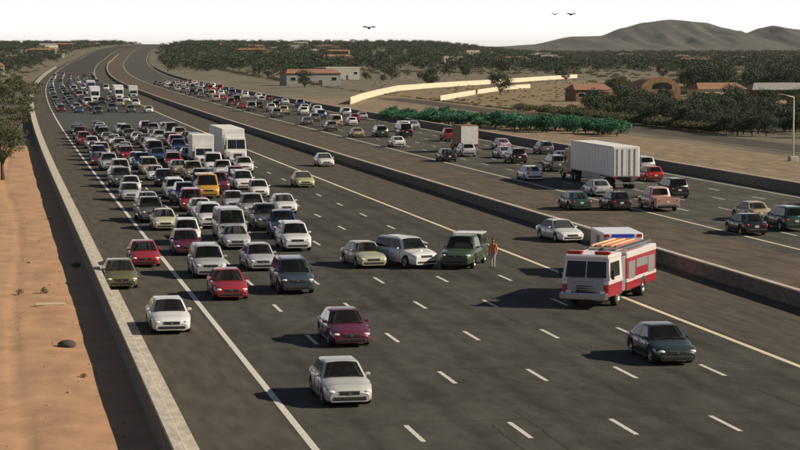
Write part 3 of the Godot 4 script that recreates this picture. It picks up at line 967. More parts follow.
func build_setting() -> void:
	# ground: one sheet to the horizon, rising gently far out
	var st := SurfaceTool.new()
	st.begin(Mesh.PRIMITIVE_TRIANGLES)
	st.set_smooth_group(0)
	var ss := [-300.0, 0.0, 300.0, 600.0, 900.0]
	var s := 900.0
	while s < 5000.0:
		s += 100.0
		ss.append(s)
	ss.append_array([6000.0, 8000.0, 11000.0, 15000.0, 22000.0])
	var xs := []
	var x := -12000.0
	while x < 16000.0:
		xs.append(x)
		x += 100.0 if (x >= -400.0 and x < 2200.0) else 400.0
	for i in ss.size() - 1:
		for j in xs.size() - 1:
			var g := []
			for k in [[i, j], [i + 1, j], [i + 1, j + 1], [i, j + 1]]:
				g.append(Vector3(xs[k[1]], terr(xs[k[1]], ss[k[0]]) - 0.03, -ss[k[0]]))
			quad(st, g[0], g[1], g[2], g[3], (g[0] + g[2]) * 0.5 - Vector3(0, 50, 0))
	struct(part("ground", st, M.ground, self))

	# bare earth beside the barrier, gently uneven
	var dt := mb(false)
	var nx := 110
	var nz := 130
	var D := func(i: int, j: int) -> Vector3:
		var px := lerp(-26.0, 5.0, float(i) / nx) as float
		var ps := lerp(40.0, 300.0, float(j) / nz) as float
		return Vector3(px + bend(ps), earth(px, ps), -ps)
	for i in nx:
		for j in nz:
			var a: Vector3 = D.call(i, j)
			quad(dt, a, D.call(i, j + 1), D.call(i + 1, j + 1), D.call(i + 1, j), a - Vector3(0, 20, 0))
	struct(part("dirt_ground", dt, M.dirt, self))

	# roads
	struct(put("road", strip_mesh(6.2, 35.95, 40.0, 3600.0, 0.0, 29.75, 85.3), M.asphalt, self))
	struct(put("road_shoulder", strip_mesh(6.2, FIRST_LINE - 0.3, 40.0, 3600.0, 0.004), M.shoulder, self))
	struct(put("road_shoulder", strip_mesh(FIRST_LINE + 6.0 * LANE + 0.6, 35.95, 40.0, 3600.0, 0.004), M.shoulder, self))
	struct(put("road_shoulder", strip_mesh(35.95, 40.0, 40.0, 3600.0, 0.0), M.shoulder, self))
	struct(put("gutter", strip_mesh(5.3, 6.25, 40.0, 1500.0, 0.008), M.concrete, self))
	struct(put("median", strip_mesh(40.0, 49.4, 40.0, 3600.0, 0.0), M.median, self))
	struct(put("road", strip_mesh(49.4, 71.4, 40.0, 3600.0, 0.0, 22.0, 85.3), M.asphalt_far, self))
	struct(put("verge", strip_mesh(71.4, 96.0, 60.0, 600.0, 0.0), M.verge, self))
	struct(put("frontage_road", strip_mesh(100.0, 109.0, 60.0, 600.0, 0.0), M.shoulder, self))
	struct(put("dark_road_stretch", strip_mesh(FIRST_LINE + 0.3, 31.8, 372.0, 480.0, 0.004), noisy(Color(0.026, 0.028, 0.030), Color(0.048, 0.051, 0.053), Vector3(0.05, 0.05, 0.02), 1.0, 0.02, 18), self))  # darker, bluish strip of road behind the queue
	# painted lines
	var R := FIRST_LINE + 6.0 * LANE + 0.25
	struct(put("edge_line", strip_mesh(FIRST_LINE - 0.13, FIRST_LINE + 0.13, 40.0, 2600.0, 0.006), M.line_white, self))
	struct(put("edge_line", strip_mesh(R - 0.14, R + 0.14, 40.0, 2600.0, 0.006), M.line_yellow, self))
	struct(put("edge_line", strip_mesh(51.2, 51.44, 40.0, 2600.0, 0.006), M.line_yellow, self))
	struct(put("edge_line", strip_mesh(69.6, 69.8, 40.0, 2600.0, 0.006), M.line_white, self))
	struct(put("edge_line", strip_mesh(100.5, 100.65, 60.0, 600.0, 0.006), M.line_white, self))
	var road_mark := strip_mesh(-0.09, 0.09, 0.0, 3.2, 0.0)
	for l in 5:
		for k in 26:
			var sd := 71.02 + 12.19 * (k - 1)
			var dm := put("lane_dash", road_mark, M.line_white, self)
			dm.position = on_road(FIRST_LINE + LANE * (l + 1) + 0.06, sd - 1.6) + Vector3(0, 0.006, 0)
			struct(dm)
	for l in 4:
		for k in 22:
			var sd := 95.0 + 12.19 * k
			var dm := put("lane_dash", road_mark, M.line_white, self)
			dm.position = on_road(51.35 + LANE * (l + 1), sd) + Vector3(0, 0.006, 0)
			struct(dm)
	# barriers
	barrier(5.05, "long pale concrete barrier between bare earth and the shoulder", 1500.0)
	barrier(39.7, "concrete median barrier beside the inner shoulder of the near carriageway", 2200.0, 0.82)
	barrier(72.0, "concrete barrier on the outer edge of the far carriageway", 1500.0, 0.95)

	# hills beyond
	hills("hills", 7600.0, [[330, 52], [400, 50], [450, 48], [500, 46.5], [532, 44.5], [572, 36.5], [600, 36], [622, 28], [644, 22.5], [670, 19.5], [705, 22.5], [725, 28], [746, 33], [760, 28], [773, 25.5], [800, 31], [830, 35], [880, 38], [960, 45], [1030, 54]], 900.0)
	hills("hills", 11000.0, [[-120, 53], [-60, 47], [0, 45], [60, 45.4], [130, 45], [200, 46], [260, 44.6], [320, 45.5], [370, 43], [400, 40.5], [430, 44], [470, 46], [520, 47], [620, 49], [720, 54]], 700.0)

func hills(called: String, dist: float, outline: Array, depth: float) -> void:
	# a ridge whose crest heights follow the skyline, with spurs and gullies
	var st := mb(false)
	var pts := []
	for o in outline:
		# crest point at distance dist along the road axis
		var dc := Vector3((o[0] - 400.0) / FOCAL, -(o[1] - 225.0) / FOCAL, -1.0)
		var d := (Basis(Vector3.UP, deg_to_rad(-YAW)) * Basis(Vector3.RIGHT, deg_to_rad(-PITCH))) * dc
		var k := dist / -d.z
		pts.append(Vector2(d.x * k, CAM_H + d.y * k))
	var n := 260
	var m := 26
	var H := func(i: int, j: int) -> Vector3:
		var x: float = lerp(pts[0].x, pts[-1].x, float(i) / n)
		var y: float = keyed(pts, x)
		var v := 2.0 * j / m - 1.0
		var fall: float = pow(max(0.0, 1.0 - abs(v)), 1.15)
		var spur: float = noise.get_noise_2d(x * 0.12 + v * 8.0, v * 40.0) * 0.55 * abs(v) * (1.0 - abs(v)) * 4.0 + noise.get_noise_2d(x * 0.45, v * 60.0 + 300.0) * 0.3 * abs(v) * (1.0 - abs(v)) * 4.0
		return Vector3(x + v * 30.0, terr(x, dist) - 8.0 + (y - terr(x, dist) + 8.0) * clamp(fall * (1.0 + spur), 0.0, 1.0), -dist - v * depth)
	for i in n:
		for j in m:
			var a: Vector3 = H.call(i, j)
			quad(st, a, H.call(i, j + 1), H.call(i + 1, j + 1), H.call(i + 1, j), a - Vector3(0, 400, 0))
	struct(part(called, st, M.rock, self))

# ------------------------------------------------------------------ beyond the freeway
func build_far_side() -> void:
	var teal := Color(0.032, 0.165, 0.088)
	var olive := Color(0.075, 0.085, 0.035)
	var dark := Color(0.028, 0.05, 0.026)
	tree_proto("shrub_a", "shrub", 3.0, 2.6, 0.25, 2600, 0.28, teal, 7)
	tree_proto("shrub_b", "shrub", 3.4, 2.6, 0.25, 2600, 0.28, Color(0.022, 0.115, 0.066), 7)
	tree_proto("shrub_c", "shrub", 2.6, 2.9, 0.2, 2600, 0.27, Color(0.055, 0.175, 0.10), 8)
	tree_proto("tree_a", "tree", 7.0, 5.0, 0.8, 2800, 0.42, dark, 8)
	tree_proto("tree_b", "tree", 8.0, 4.6, 0.9, 2800, 0.42, Color(0.034, 0.06, 0.035), 9)
	tree_proto("tree_c", "tree", 6.0, 4.6, 0.7, 2400, 0.42, olive, 8)
	tree_proto("near_tree", "tree", 8.0, 4.2, 2.6, 7000, 0.2, Color(0.06, 0.075, 0.03), 10)
	tree_proto("scrub", "bush", 1.6, 1.7, 0.2, 900, 0.16, Color(0.085, 0.085, 0.04), 6)
	tree_proto("tuft", "weed", 0.3, 0.32, 0.05, 120, 0.09, Color(0.22, 0.17, 0.08), 4)
	tree_proto("far_tree", "tree", 8.0, 5.5, 1.6, 420, 0.9, dark, 7)

	# oleander-like hedge shrubs beyond the far carriageway
	for k in 78:
		var f := k / 77.0
		var u: float = lerp(386.0, 620.0, f) + rng.randf_range(-4, 4)
		var p := ground_at(u, lerp(121.0, 135.0, f) + rng.randf_range(-3.0, 2.0))
		plant(["shrub_a", "shrub_b", "shrub_c"][k % 3], "shrub", p, rng.randf_range(0.62, 0.92), ["teal green rounded shrub in the hedge beyond the far carriageway", "dark teal taller shrub in the hedge beyond the far carriageway", "pale green low shrub in the hedge beyond the far carriageway"][k % 3], "shrub", "hedge shrubs beyond the far carriageway")
	for k in 30:
		var f := k / 29.0
		var p := ground_at(lerp(625.0, 815.0, f), lerp(118.0, 128.0, f) + rng.randf_range(-8, 6))
		plant(["tree_a", "tree_b"][k % 2], "tree", p, rng.randf_range(0.45, 0.65), ["dark green spreading low tree between frontage road and the houses", "dark green upright low tree between frontage road and the houses"][k % 2], "tree", "low trees by the frontage road")

	# pale boundary walls running away from the freeway
	var pale := noisy(Color(0.42, 0.36, 0.26), Color(0.68, 0.6, 0.46), Vector3(0.05, 0.05, 0.05), 0.9, 0.03, 46)
	for w in [[[[350, 104.5], [362, 100], [378, 95.5], [397, 91], [425, 88.5], [460, 86], [500, 83.5], [540, 80.5], [577, 78]], "long pale concrete wall curving away beyond the hedge", 1.8], [[[440, 101], [458, 97.5], [478, 94], [507, 89.5], [530, 88]], "shorter pale concrete wall between hedge and the long wall", 1.4]]:
		var pts: Array = w[0]
		var t := thing("boundary_wall", ground_at(pts[0][0], pts[0][1]))
		tag(t, w[1], "wall")
		for i in pts.size() - 1:
			var a := ground_at(pts[i][0], pts[i][1])
			var b := ground_at(pts[i + 1][0], pts[i + 1][1])
			var n: int = max(1, int(a.distance_to(b) / 12.0))
			for k in n:
				var c := a.lerp(b, (k + 0.5) / n)
				c.y = terr(c.x, -c.z)
				var o := slab("wall_panel", Vector3(0, w[2] / 2, 0), Vector3(0.3, w[2], a.distance_to(b) / n - 0.06), pale, t, 0.02)
				o.position = c - t.position
				o.rotation.y = atan2(b.x - a.x, b.z - a.z)
	# brown field behind the hedge
	var fm := mb()
	var fp := [ground_at(345, 116), ground_at(820, 122), ground_at(820, 84), ground_at(580, 80), ground_at(400, 92), ground_at(352, 104)]
	var fidx := Geometry2D.triangulate_polygon(PackedVector2Array(fp.map(func(v): return Vector2(v.x, v.z))))
	for k in range(0, fidx.size(), 3): tri(fm, fp[fidx[k]], fp[fidx[k + 1]], fp[fidx[k + 2]], Vector3(150, -500, -500))
	var fo := part("field", fm, noisy(Color(0.12, 0.085, 0.042), Color(0.25, 0.18, 0.09), Vector3(0.02, 0.02, 0.01), 1.0, 0.02, 47), self)
	fo.position.y = -0.012
	struct(fo)

	# named buildings at the foot of the hill
	var tan := noisy(Color(0.2, 0.12, 0.065), Color(0.3, 0.19, 0.11), Vector3(0.1, 0.1, 0.1), 0.9, 0.02, 41)
	var brown := noisy(Color(0.14, 0.08, 0.05), Color(0.20, 0.12, 0.07), Vector3(0.2, 0.2, 0.2), 0.9, 0.02, 42)
	var cream := noisy(Color(0.48, 0.42, 0.32), Color(0.6, 0.54, 0.43), Vector3(0.1, 0.1, 0.1), 0.9, 0.02, 43)
	var grey := noisy(Color(0.2, 0.2, 0.19), Color(0.3, 0.3, 0.29), Vector3(0.1, 0.1, 0.1), 0.9, 0.02, 44)
	var tile := noisy(Color(0.2, 0.10, 0.06), Color(0.28, 0.15, 0.09), Vector3(0.3, 0.3, 0.3), 0.9, 0.03, 45)
	arcade(ground_at(640, 103), tan, tile)
	building("house", ground_at(716, 102), Vector3(13, 3.4, 8), 0.1, cream, tile, 1.6, "cream bungalow with brown hipped roof right of the arched building", "", 4)
	building("house", ground_at(778, 102), Vector3(15, 3.2, 8), -0.1, brown, grey, 1.8, "brown bungalow with grey hipped roof behind long white wall", "", 4)
	building("house", ground_at(588, 101), Vector3(10, 3.0, 8), 0.1, brown, tile, 1.5, "brown bungalow with tiled roof left of the arched building", "", 3)
	var gw := thing("garden_wall", ground_at(772, 105))
	tag(gw, "long low white garden wall in front of brown bungalow", "wall")
	for k in 6: slab("wall_panel", Vector3(-7.5 + k * 3.02, 0.55, 0), Vector3(3.0, 1.1, 0.25), cream, gw, 0.02)
	for k in 30:
		var p := ground_at(rng.randf_range(680, 815), rng.randf_range(84, 97))
		plant(["tree_a", "tree_b"][k % 2], "tree", p, rng.randf_range(0.8, 1.25), ["dark spreading evergreen tree standing behind the bungalows", "dark upright evergreen tree standing behind the bungalows"][k % 2], "tree", "evergreens behind the bungalows")
	for k in 10:
		var p := ground_at(rng.randf_range(590, 700), rng.randf_range(88, 93))
		plant("tree_c", "tree", p, rng.randf_range(0.6, 0.9), "olive tree standing behind the arched building", "tree", "olive trees behind the arched building")

	# spread-out town: low buildings and trees out to the rise
	var walls := [tan, grey, cream, brown]
	var wn := ["tan", "grey", "cream", "brown"]
	for k in 70:
		var sdist := 800.0 + pow(rng.randf(), 1.3) * 2500.0
		var u := rng.randf_range(100.0, 820.0) if k % 3 else rng.randf_range(-20.0, 40.0)
		if u > 300.0: sdist += 900.0
		var bx0 := (u + 2.3) / FOCAL * sdist
		if bx0 > bend(sdist) - 4.0 and bx0 < bend(sdist) + 100.0: bx0 = bend(sdist) + rng.randf_range(105.0, 200.0)
		if u < 60.0: bx0 = bend(sdist) - rng.randf_range(20.0, 60.0)
		var wi := rng.randi_range(0, 3)
		var flat := rng.randf() < 0.5
		var size := Vector3(rng.randf_range(14, 30), rng.randf_range(3.2, 6.5), rng.randf_range(9, 16))
		var at := Vector3(bx0, terr(bx0, sdist) - 0.1, -sdist)
		building("warehouse" if flat else "house", at, size, rng.randf_range(-0.4, 0.4), walls[wi], cream if flat else [tile, grey][k % 2], 0.0 if flat else 1.6,
			"%s %s among the trees of the distant town" % [wn[wi], "flat-roofed low building with pale roof" if flat else ("house with brown hipped roof" if k % 2 == 0 else "house with grey hipped roof")], "%s %s in the distant town" % [wn[wi], "flat roofs" if flat else "houses"], 4)
	for k in 190:
		var sdist := 560.0 + pow(rng.randf(), 1.2) * 2400.0
		var u := rng.randf_range(90.0, 830.0) if k % 5 else rng.randf_range(-30.0, 30.0)
		if u > 330.0: sdist += 380.0
		var px := (u + 2.3) / FOCAL * sdist
		if px > bend(sdist) - 6.0 and px < bend(sdist) + 92.0: px = bend(sdist) + rng.randf_range(92.0, 230.0)
		if u < 30.0: px = bend(sdist) - rng.randf_range(8.0, 50.0)
		plant("far_tree" if sdist > 1100.0 else ["tree_a", "tree_b", "tree_c"][k % 3], "tree", Vector3(px, terr(px, sdist) - 0.1, -sdist), rng.randf_range(0.5, 1.1), "%s tree %s" % [["dark spreading", "dark upright", "olive"][k % 3] if sdist <= 1100.0 else "small dark", ("on the barrier's earth side" if px < bend(sdist) else "beyond the far carriageway") + (" near the boundary walls" if sdist <= 1100.0 else " far off in the distant town")], "tree", "trees of the distant town")
	# more dark trees over the land on the right
	for k in 46:
		var p := ground_at(rng.randf_range(585, 822), rng.randf_range(104, 119))
		plant(["tree_a", "tree_b", "tree_c"][k % 3], "tree", p, rng.randf_range(0.35, 0.75), "%s tree growing between the hedge and the bungalows" % ["dark spreading", "dark upright", "olive"][k % 3], "tree", "trees between hedge and bungalows")
	for k in 44:
		var p := ground_at(rng.randf_range(615, 822), rng.randf_range(122, 139))
		p.x = max(p.x, 112.0 + bend(-p.z) + rng.randf_range(0.0, 5.0))
		plant(["tree_a", "tree_b"][k % 2], "tree", p, rng.randf_range(0.35, 0.6), "dark %s small tree lining the side road past the hedge" % ["spreading", "upright"][k % 2], "tree", "small trees lining the side road")
	# low scrub that nobody could count
	var sm := MultiMesh.new()
	sm.transform_format = MultiMesh.TRANSFORM_3D
	sm.mesh = (protos["scrub"].get_node("crown") as MeshInstance3D).mesh
	sm.instance_count = 5200
	for k in 5200:
		var sd := 330.0 + pow(rng.randf(), 1.5) * 1900.0
		var x := rng.randf_range(0.0, 0.42) * sd + 60.0
		if noise.get_noise_2d(x * 0.4, sd * 0.25) < -0.05: x += 40.0
		x = max(x, 112.0 + bend(sd))
		if k % 12 == 0: x = bend(sd) - rng.randf_range(1.0, 60.0)
		var sc := rng.randf_range(0.5, 1.25)
		var iu := x * FOCAL / sd
		var iv := 52.4 + FOCAL * CAM_H / sd
		if iu > 320.0 and iu < 600.0 and iv > 76.0 and iv < 112.0:
			sc = rng.randf_range(0.12, 0.4)          # grazed ground round the walls
		sm.set_instance_transform(k, Transform3D(Basis(Vector3.UP, rng.randf() * TAU).scaled(Vector3(sc * 1.3, sc, sc * 1.3)), Vector3(x, terr(x, sd) - 0.15, -sd)))
	var sw := MultiMeshInstance3D.new()
	sw.name = "desert_scrub"
	sw.multimesh = sm
	sw.material_override = M.leaf_mat
	add_child(sw)
	sw.set_meta("kind", "stuff")
	tag(sw, "low olive brown scrub covering the land beyond the freeway", "scrub")
	# far woods that read as one mass
	var mm := MultiMesh.new()
	mm.transform_format = MultiMesh.TRANSFORM_3D
	mm.mesh = (protos["far_tree"].get_node("crown") as MeshInstance3D).mesh
	mm.instance_count = 5200
	for k in 5200:
		var sdist := 1300.0 + pow(rng.randf(), 0.8) * 3000.0
		var px := rng.randf_range(-0.12, 0.42) * sdist
		if px > bend(sdist) - 8.0 and px < bend(sdist) + 80.0: px += 100.0
		var sc := rng.randf_range(0.5, 1.25)
		mm.set_instance_transform(k, Transform3D(Basis(Vector3.UP, rng.randf() * TAU).scaled(Vector3(sc * 1.2, sc, sc * 1.2)), Vector3(px, terr(px, sdist) - sc, -sdist)))
	var fw := MultiMeshInstance3D.new()
	fw.name = "far_woods"
	fw.multimesh = mm
	fw.material_override = M.leaf_mat
	add_child(fw)
	fw.set_meta("kind", "stuff")
	tag(fw, "dark belt of trees along the horizon below the sky", "trees")

	# left side: tree and bushes above the barrier's far end
	plant("near_tree", "desert_tree", ground_at(3, 181), 0.82, "olive desert tree standing on the bare earth beside the barrier", "tree")
	for q in [[18, 128, 1.6], [2, 133, 1.7], [26, 116, 1.5], [10, 121, 1.8], [20, 108, 1.7], [2, 110, 2.0], [27, 104, 1.4], [12, 142, 1.2], [-6, 122, 2.0], [30, 100, 2.2], [24, 98, 2.6], [33, 93, 2.4], [16, 113, 2.4], [22, 122, 2.0], [8, 148, 1.5], [-2, 150, 1.9], [3, 165, 1.2], [28, 110, 2.0]]:
		plant("scrub", "bush", ground_at(q[0], q[1]), q[2], "straw green desert bush left of the long barrier", "bush", "desert bushes left of the long barrier")
	for q in [[4, 102], [14, 96], [-6, 98], [22, 94], [10, 88], [18, 84]]:
		plant("tree_c", "tree", ground_at(q[0], q[1]), rng.randf_range(0.5, 0.8), "olive tree behind the desert bushes left of the barrier", "tree", "olive trees left of the barrier")

func arcade(at: Vector3, wall: Material, roof: Material) -> void:
	# tan building with two arched openings and a rounded gable
	var t := thing("arched_building", at)
	tag(t, "tan building with rounded gable and dark arched openings", "building")
	var st := mb()
	var depth := 9.0
	var out := []
	for k in 17:
		var a := PI * k / 16.0
		out.append(Vector2(4.0 + 5.2 * cos(a), 3.4 + 3.2 * sin(a)))
	var prof := [Vector2(9.2, 0)]
	prof.append_array(out)
	prof.append_array([Vector2(-1.2, 3.4), Vector2(-9.5, 3.0), Vector2(-9.5, 0)])
	var c := Vector3(0, 2.0, 0)
	var poly := PackedVector2Array(prof)
	var idx := Geometry2D.triangulate_polygon(poly)
	for z in [depth / 2, -depth / 2]:
		for k in range(0, idx.size(), 3):
			tri(st, Vector3(poly[idx[k]].x, poly[idx[k]].y, z), Vector3(poly[idx[k + 1]].x, poly[idx[k + 1]].y, z), Vector3(poly[idx[k + 2]].x, poly[idx[k + 2]].y, z), c)
	for k in prof.size():
		var p: Vector2 = prof[k]
		var q: Vector2 = prof[(k + 1) % prof.size()]
		quad(st, Vector3(p.x, p.y, depth / 2), Vector3(q.x, q.y, depth / 2), Vector3(q.x, q.y, -depth / 2), Vector3(p.x, p.y, -depth / 2), c)
	part("wall", st, wall, t)
	for o in [[4.4, 3.6, 2.6, 1.7], [-1.5, 0.1, 1.6, 2.2], [-6.0, 0.1, 1.4, 2.0]]:
		var g := mb()
		var cc := Vector3(o[0], o[1], depth / 2 + 0.02)
		var pp := [Vector3(o[0] - o[2], o[1], depth / 2 + 0.02)]
		for k in 11:
			var a := PI - PI * k / 10.0
			pp.append(Vector3(o[0] + o[2] * cos(a), o[1] + o[3] * (0.35 + 0.65 * sin(a)), depth / 2 + 0.02))
		pp.append(Vector3(o[0] + o[2], o[1], depth / 2 + 0.02))
		for k in pp.size() - 1: tri(g, cc, pp[k], pp[k + 1], Vector3(o[0], o[1], 0))
		part("arched_opening", g, M.glass, t)

# ------------------------------------------------------------------ traffic
const SILVER := Color(0.42, 0.43, 0.44)
const WHITE := Color(0.74, 0.74, 0.73)
const BLACK := Color(0.012, 0.012, 0.014)
const GREY := Color(0.11, 0.115, 0.12)
const RED := Color(0.32, 0.02, 0.025)
const MAROON := Color(0.12, 0.016, 0.04)
const BLUE := Color(0.03, 0.06, 0.17)
const GREEN := Color(0.02, 0.06, 0.045)
const TAN := Color(0.38, 0.31, 0.2)
const GOLD := Color(0.4, 0.33, 0.1)
const LENGTHS := {"saloon": 4.95, "compact": 4.45, "crossover": 4.55, "minivan": 5.0, "sedan": 4.75, "hatchback": 4.25, "sport_utility": 4.8, "pickup": 5.7, "van": 5.3}

const NODE_NAMES := {"sport_utility": "sport_utility_car", "pickup": "pickup_truck", "saloon": "sedan", "compact": "sedan", "crossover": "sport_utility_car"}

var taken := []

func stand(kind: String, col: Color, u: float, v: float, label: String, category: String, turn := 0.0, group := "") -> Node3D:
	# front bumper on the ground at pixel u, v; facing the camera end of the road
	var p := ground_at(u, v)
	var b := Basis(Vector3.UP, turn)
	var c: Vector3 = p - b * Vector3(0, 0, LENGTHS[kind] / 2)
	taken.append([c.x, -c.z])
	return vehicle(kind, col, c, turn, label, category, group)

func build_vehicles() -> void:
	# the crash and the vehicles around it
	var fe := ground_at(583, 309)
	var ta := deg_to_rad(-32.0)
	fire_engine(fe - Basis(Vector3.UP, ta) * Vector3(0, 0, 4.9), ta)
	var am := ground_at(630, 280)
	ambulance(am - Basis(Vector3.UP, deg_to_rad(-6.0)) * Vector3(0, 0, 3.3), deg_to_rad(-6.0))
	stand("saloon", WHITE, 573, 243, "white long sedan on the inner shoulder behind the fire engine", "car", 0.12)
	stand("sedan", Color(0.42, 0.43, 0.3), 374, 269, "pale olive sedan stopped beside the white sport utility car", "car", 0.1)
	stand("sport_utility", WHITE, 427, 269, "white sport utility car stopped between pale sedan and dark green pickup", "car", 0.38)
	var pk := stand("pickup", Color(0.045, 0.075, 0.035), 455, 270, "dark green pickup with equipment box stopped next to person in orange", "pickup truck", -0.4)
	slab("equipment_box", Vector3(0, 1.3, -1.85), Vector3(1.75, 1.0, 1.8), paint(Color(0.025, 0.03, 0.025)), pk, 0.04)
	slab("box_lid", Vector3(0, 1.84, -1.85), Vector3(1.8, 0.08, 1.85), paint(Color(0.6, 0.58, 0.42)), pk, 0.02)
	# free-running cars past the crash
	stand("sedan", Color(0.5, 0.5, 0.48), 350, 408, "silver sedan driving nearest the solid white line, past the crash", "car")
	stand("sedan", MAROON, 352, 348, "dark maroon sedan driving behind the silver sedan, past the crash", "car")
	stand("sedan", Color(0.03, 0.04, 0.038), 678, 366, "very dark sedan driving ahead of the fire engine", "car")
	# the head of the queue
	stand("sedan", WHITE, 172, 335, "white sedan driving on the shoulder beside the barrier", "car")
	stand("sedan", Color(0.14, 0.13, 0.05), 122, 290, "dark olive sedan on the shoulder close to the barrier", "car")
	stand("sedan", RED, 232, 301, "bright red sedan leading the queue", "car")
	stand("sport_utility", SILVER, 211, 279, "silver sport utility car right behind the leading red sedan", "car")
	stand("sport_utility", Color(0.04, 0.06, 0.075), 298, 295, "dark blue sport utility car beside the leading red sedan", "car")
	stand("sport_utility", WHITE, 298, 252, "white sport utility car alone between queue and pale olive sedan", "car")
	stand("sedan", SILVER, 238, 250, "silver sedan left of the lone white sport utility car", "car")
	stand("sedan", WHITE, 287, 214, "white sedan driving alone behind the crash in an open lane", "car")
	stand("sedan", Color(0.5, 0.46, 0.25), 306, 188, "pale yellow sedan beside the yellow edge line behind the crash", "car")
	stand("sedan", WHITE, 327, 167, "white sedan on the inner shoulder by the median barrier", "car")
	stand("sedan", RED, 146, 268, "red sedan straddling the solid white line behind dark olive sedan", "car")
	stand("hatchback", MAROON, 188, 256, "maroon hatchback in the queue beside the red sedan on the line", "car")
	stand("sedan", Color(0.6, 0.58, 0.4), 166, 231, "cream sedan in the queue behind the maroon hatchback", "car")
	stand("sedan", WHITE, 203, 219, "white sedan in the queue in front of the yellow orange van", "car")
	stand("van", Color(0.55, 0.29, 0.05), 209, 199, "yellow orange van standing in the queue", "van")
	# big white lorries in the queue
	var q1 := ground_at(205, 168)
	box_truck(q1 + Vector3(0, 0, -3.7), 0.0, WHITE, M.white_box, "white box truck in the middle of the queue", 7.4, 3.6)
	taken.append([q1.x, -q1.z + 3.7])
	var q2 := ground_at(238, 166)
	semi_truck(q2 + Vector3(0, 0, -10), 0.0, WHITE, "white semi truck on the open-lane side of the queue")
	for k in 5: taken.append([q2.x, -q2.z + 2.0 + k * 4.0])

	# the rest of the queue, lane by lane
	var kinds := ["sedan", "sport_utility", "saloon", "hatchback", "pickup", "crossover", "van", "compact", "crossover", "minivan", "sedan", "pickup"]
	var kind_names := {"saloon": "long sedan", "compact": "small sedan", "crossover": "crossover", "minivan": "minivan", "sedan": "sedan", "sport_utility": "sport utility car", "hatchback": "hatchback", "pickup": "pickup truck", "van": "van"}
	var cols := [WHITE, SILVER, BLACK, GREY, SILVER, WHITE, RED, BLUE, GREEN, TAN, MAROON, WHITE, GREY]
	var cn := ["white", "silver", "black", "grey", "silver", "white", "red", "dark blue", "dark green", "tan", "maroon", "white", "grey"]
	var ordn := ["first", "second", "third", "fourth", "fifth", "sixth", "seventh", "eighth", "ninth", "tenth", "eleventh", "twelfth", "thirteenth", "fourteenth", "fifteenth", "sixteenth", "seventeenth", "eighteenth", "nineteenth", "twentieth", "twenty-first", "twenty-second", "twenty-third", "twenty-fourth", "twenty-fifth", "twenty-sixth", "twenty-seventh", "twenty-eighth", "twenty-ninth", "thirtieth"]
	var lane_names := ["lane next to the shoulder", "second lane from the shoulder", "third lane from the shoulder", "fourth lane from the shoulder", "fifth lane from the shoulder"]
	var from := [128.0, 128.0, 150.0, 192.0, 232.0]
	var upto := [362.0, 366.0, 362.0, 358.0, 345.0]
	for l in 5:
		var s: float = from[l]
		var k := 0
		while s < upto[l]:
			var kind: String = kinds[rng.randi_range(0, 11)]
			var c := rng.randi_range(0, cols.size() - 1)
			var x := FIRST_LINE + LANE * (l + 0.5) + rng.randf_range(-0.65, 0.65)
			var ok := true
			for t in taken:
				if abs(t[0] - x - bend(s)) < 2.3 and abs(t[1] - s) < 6.6: ok = false
			if ok:
				vehicle(kind, cols[c], on_road(x, s), -bend_angle(s) + rng.randf_range(-0.07, 0.07), "%s %s, %s back in the queue's %s" % [cn[c], kind_names[kind], ordn[k], lane_names[l]], "van" if kind == "van" else ("pickup truck" if kind == "pickup" else "car"), "cars queued behind the crash")
				taken.append([x + bend(s), s])
				k += 1
				s += rng.randf_range(6.9, 12.5)
			else:
				s += 1.0
	# second bunch of traffic farther back
	for q in [[96, 103, 1], [120, 101, 1], [92, 94, 1], [133, 98, 0]]:
		var p := ground_at(q[0], q[1])
		if q[2] == 1: semi_truck(p + Vector3(0, 0, -10), -bend_angle(-p.z), [WHITE, Color(0.5, 0.5, 0.5), BLUE][(q[0] as int) % 3], "white semi truck far back in the traffic, %s" % ["beside a second trailer" if q[0] == 96 else ("nearest the median" if q[0] == 120 else "behind two others")])
		else: box_truck(p, 0.0, SILVER, M.white_box, "pale box truck far back beside the semi trucks")
	var fars := 0
	for l in 6:
		var s := 455.0 + rng.randf_range(0, 24)
		while s < 1150.0:
			if l < 3 or rng.randf() < 0.5:
				var kind: String = kinds[rng.randi_range(0, 11)]
				var c := rng.randi_range(0, cols.size() - 1)
				vehicle(kind, cols[c], on_road(FIRST_LINE + LANE * (l + 0.5), s), -bend_angle(s), "%s %s far back in the oncoming traffic" % [cn[c], kind_names[kind]], "van" if kind == "van" else ("pickup truck" if kind == "pickup" else "car"), "distant oncoming traffic")
				fars += 1
			s += rng.randf_range(16.0, 34.0)

	# the far carriageway, driving away
	var p := ground_at(613, 190)
	semi_truck(p + Vector3(1.3, 0, -10.3), PI, Color(0.03, 0.05, 0.04), "white semi trailer behind dark tractor on the far carriageway")
	taken.clear()
	for k in 6: taken.append([p.x + 1.3, -p.z + k * 4.0])
	var bt := ground_at(470, 153)
	box_truck(bt + Vector3(0, 0, -4), PI, Color(0.2, 0.1, 0.06), noisy(Color(0.15, 0.075, 0.045), Color(0.2, 0.11, 0.07), Vector3(0.1, 0.1, 0.1), 0.6, 0.02, 51), "brown box truck on the far carriageway")
	taken.append([bt.x, -bt.z + 4])
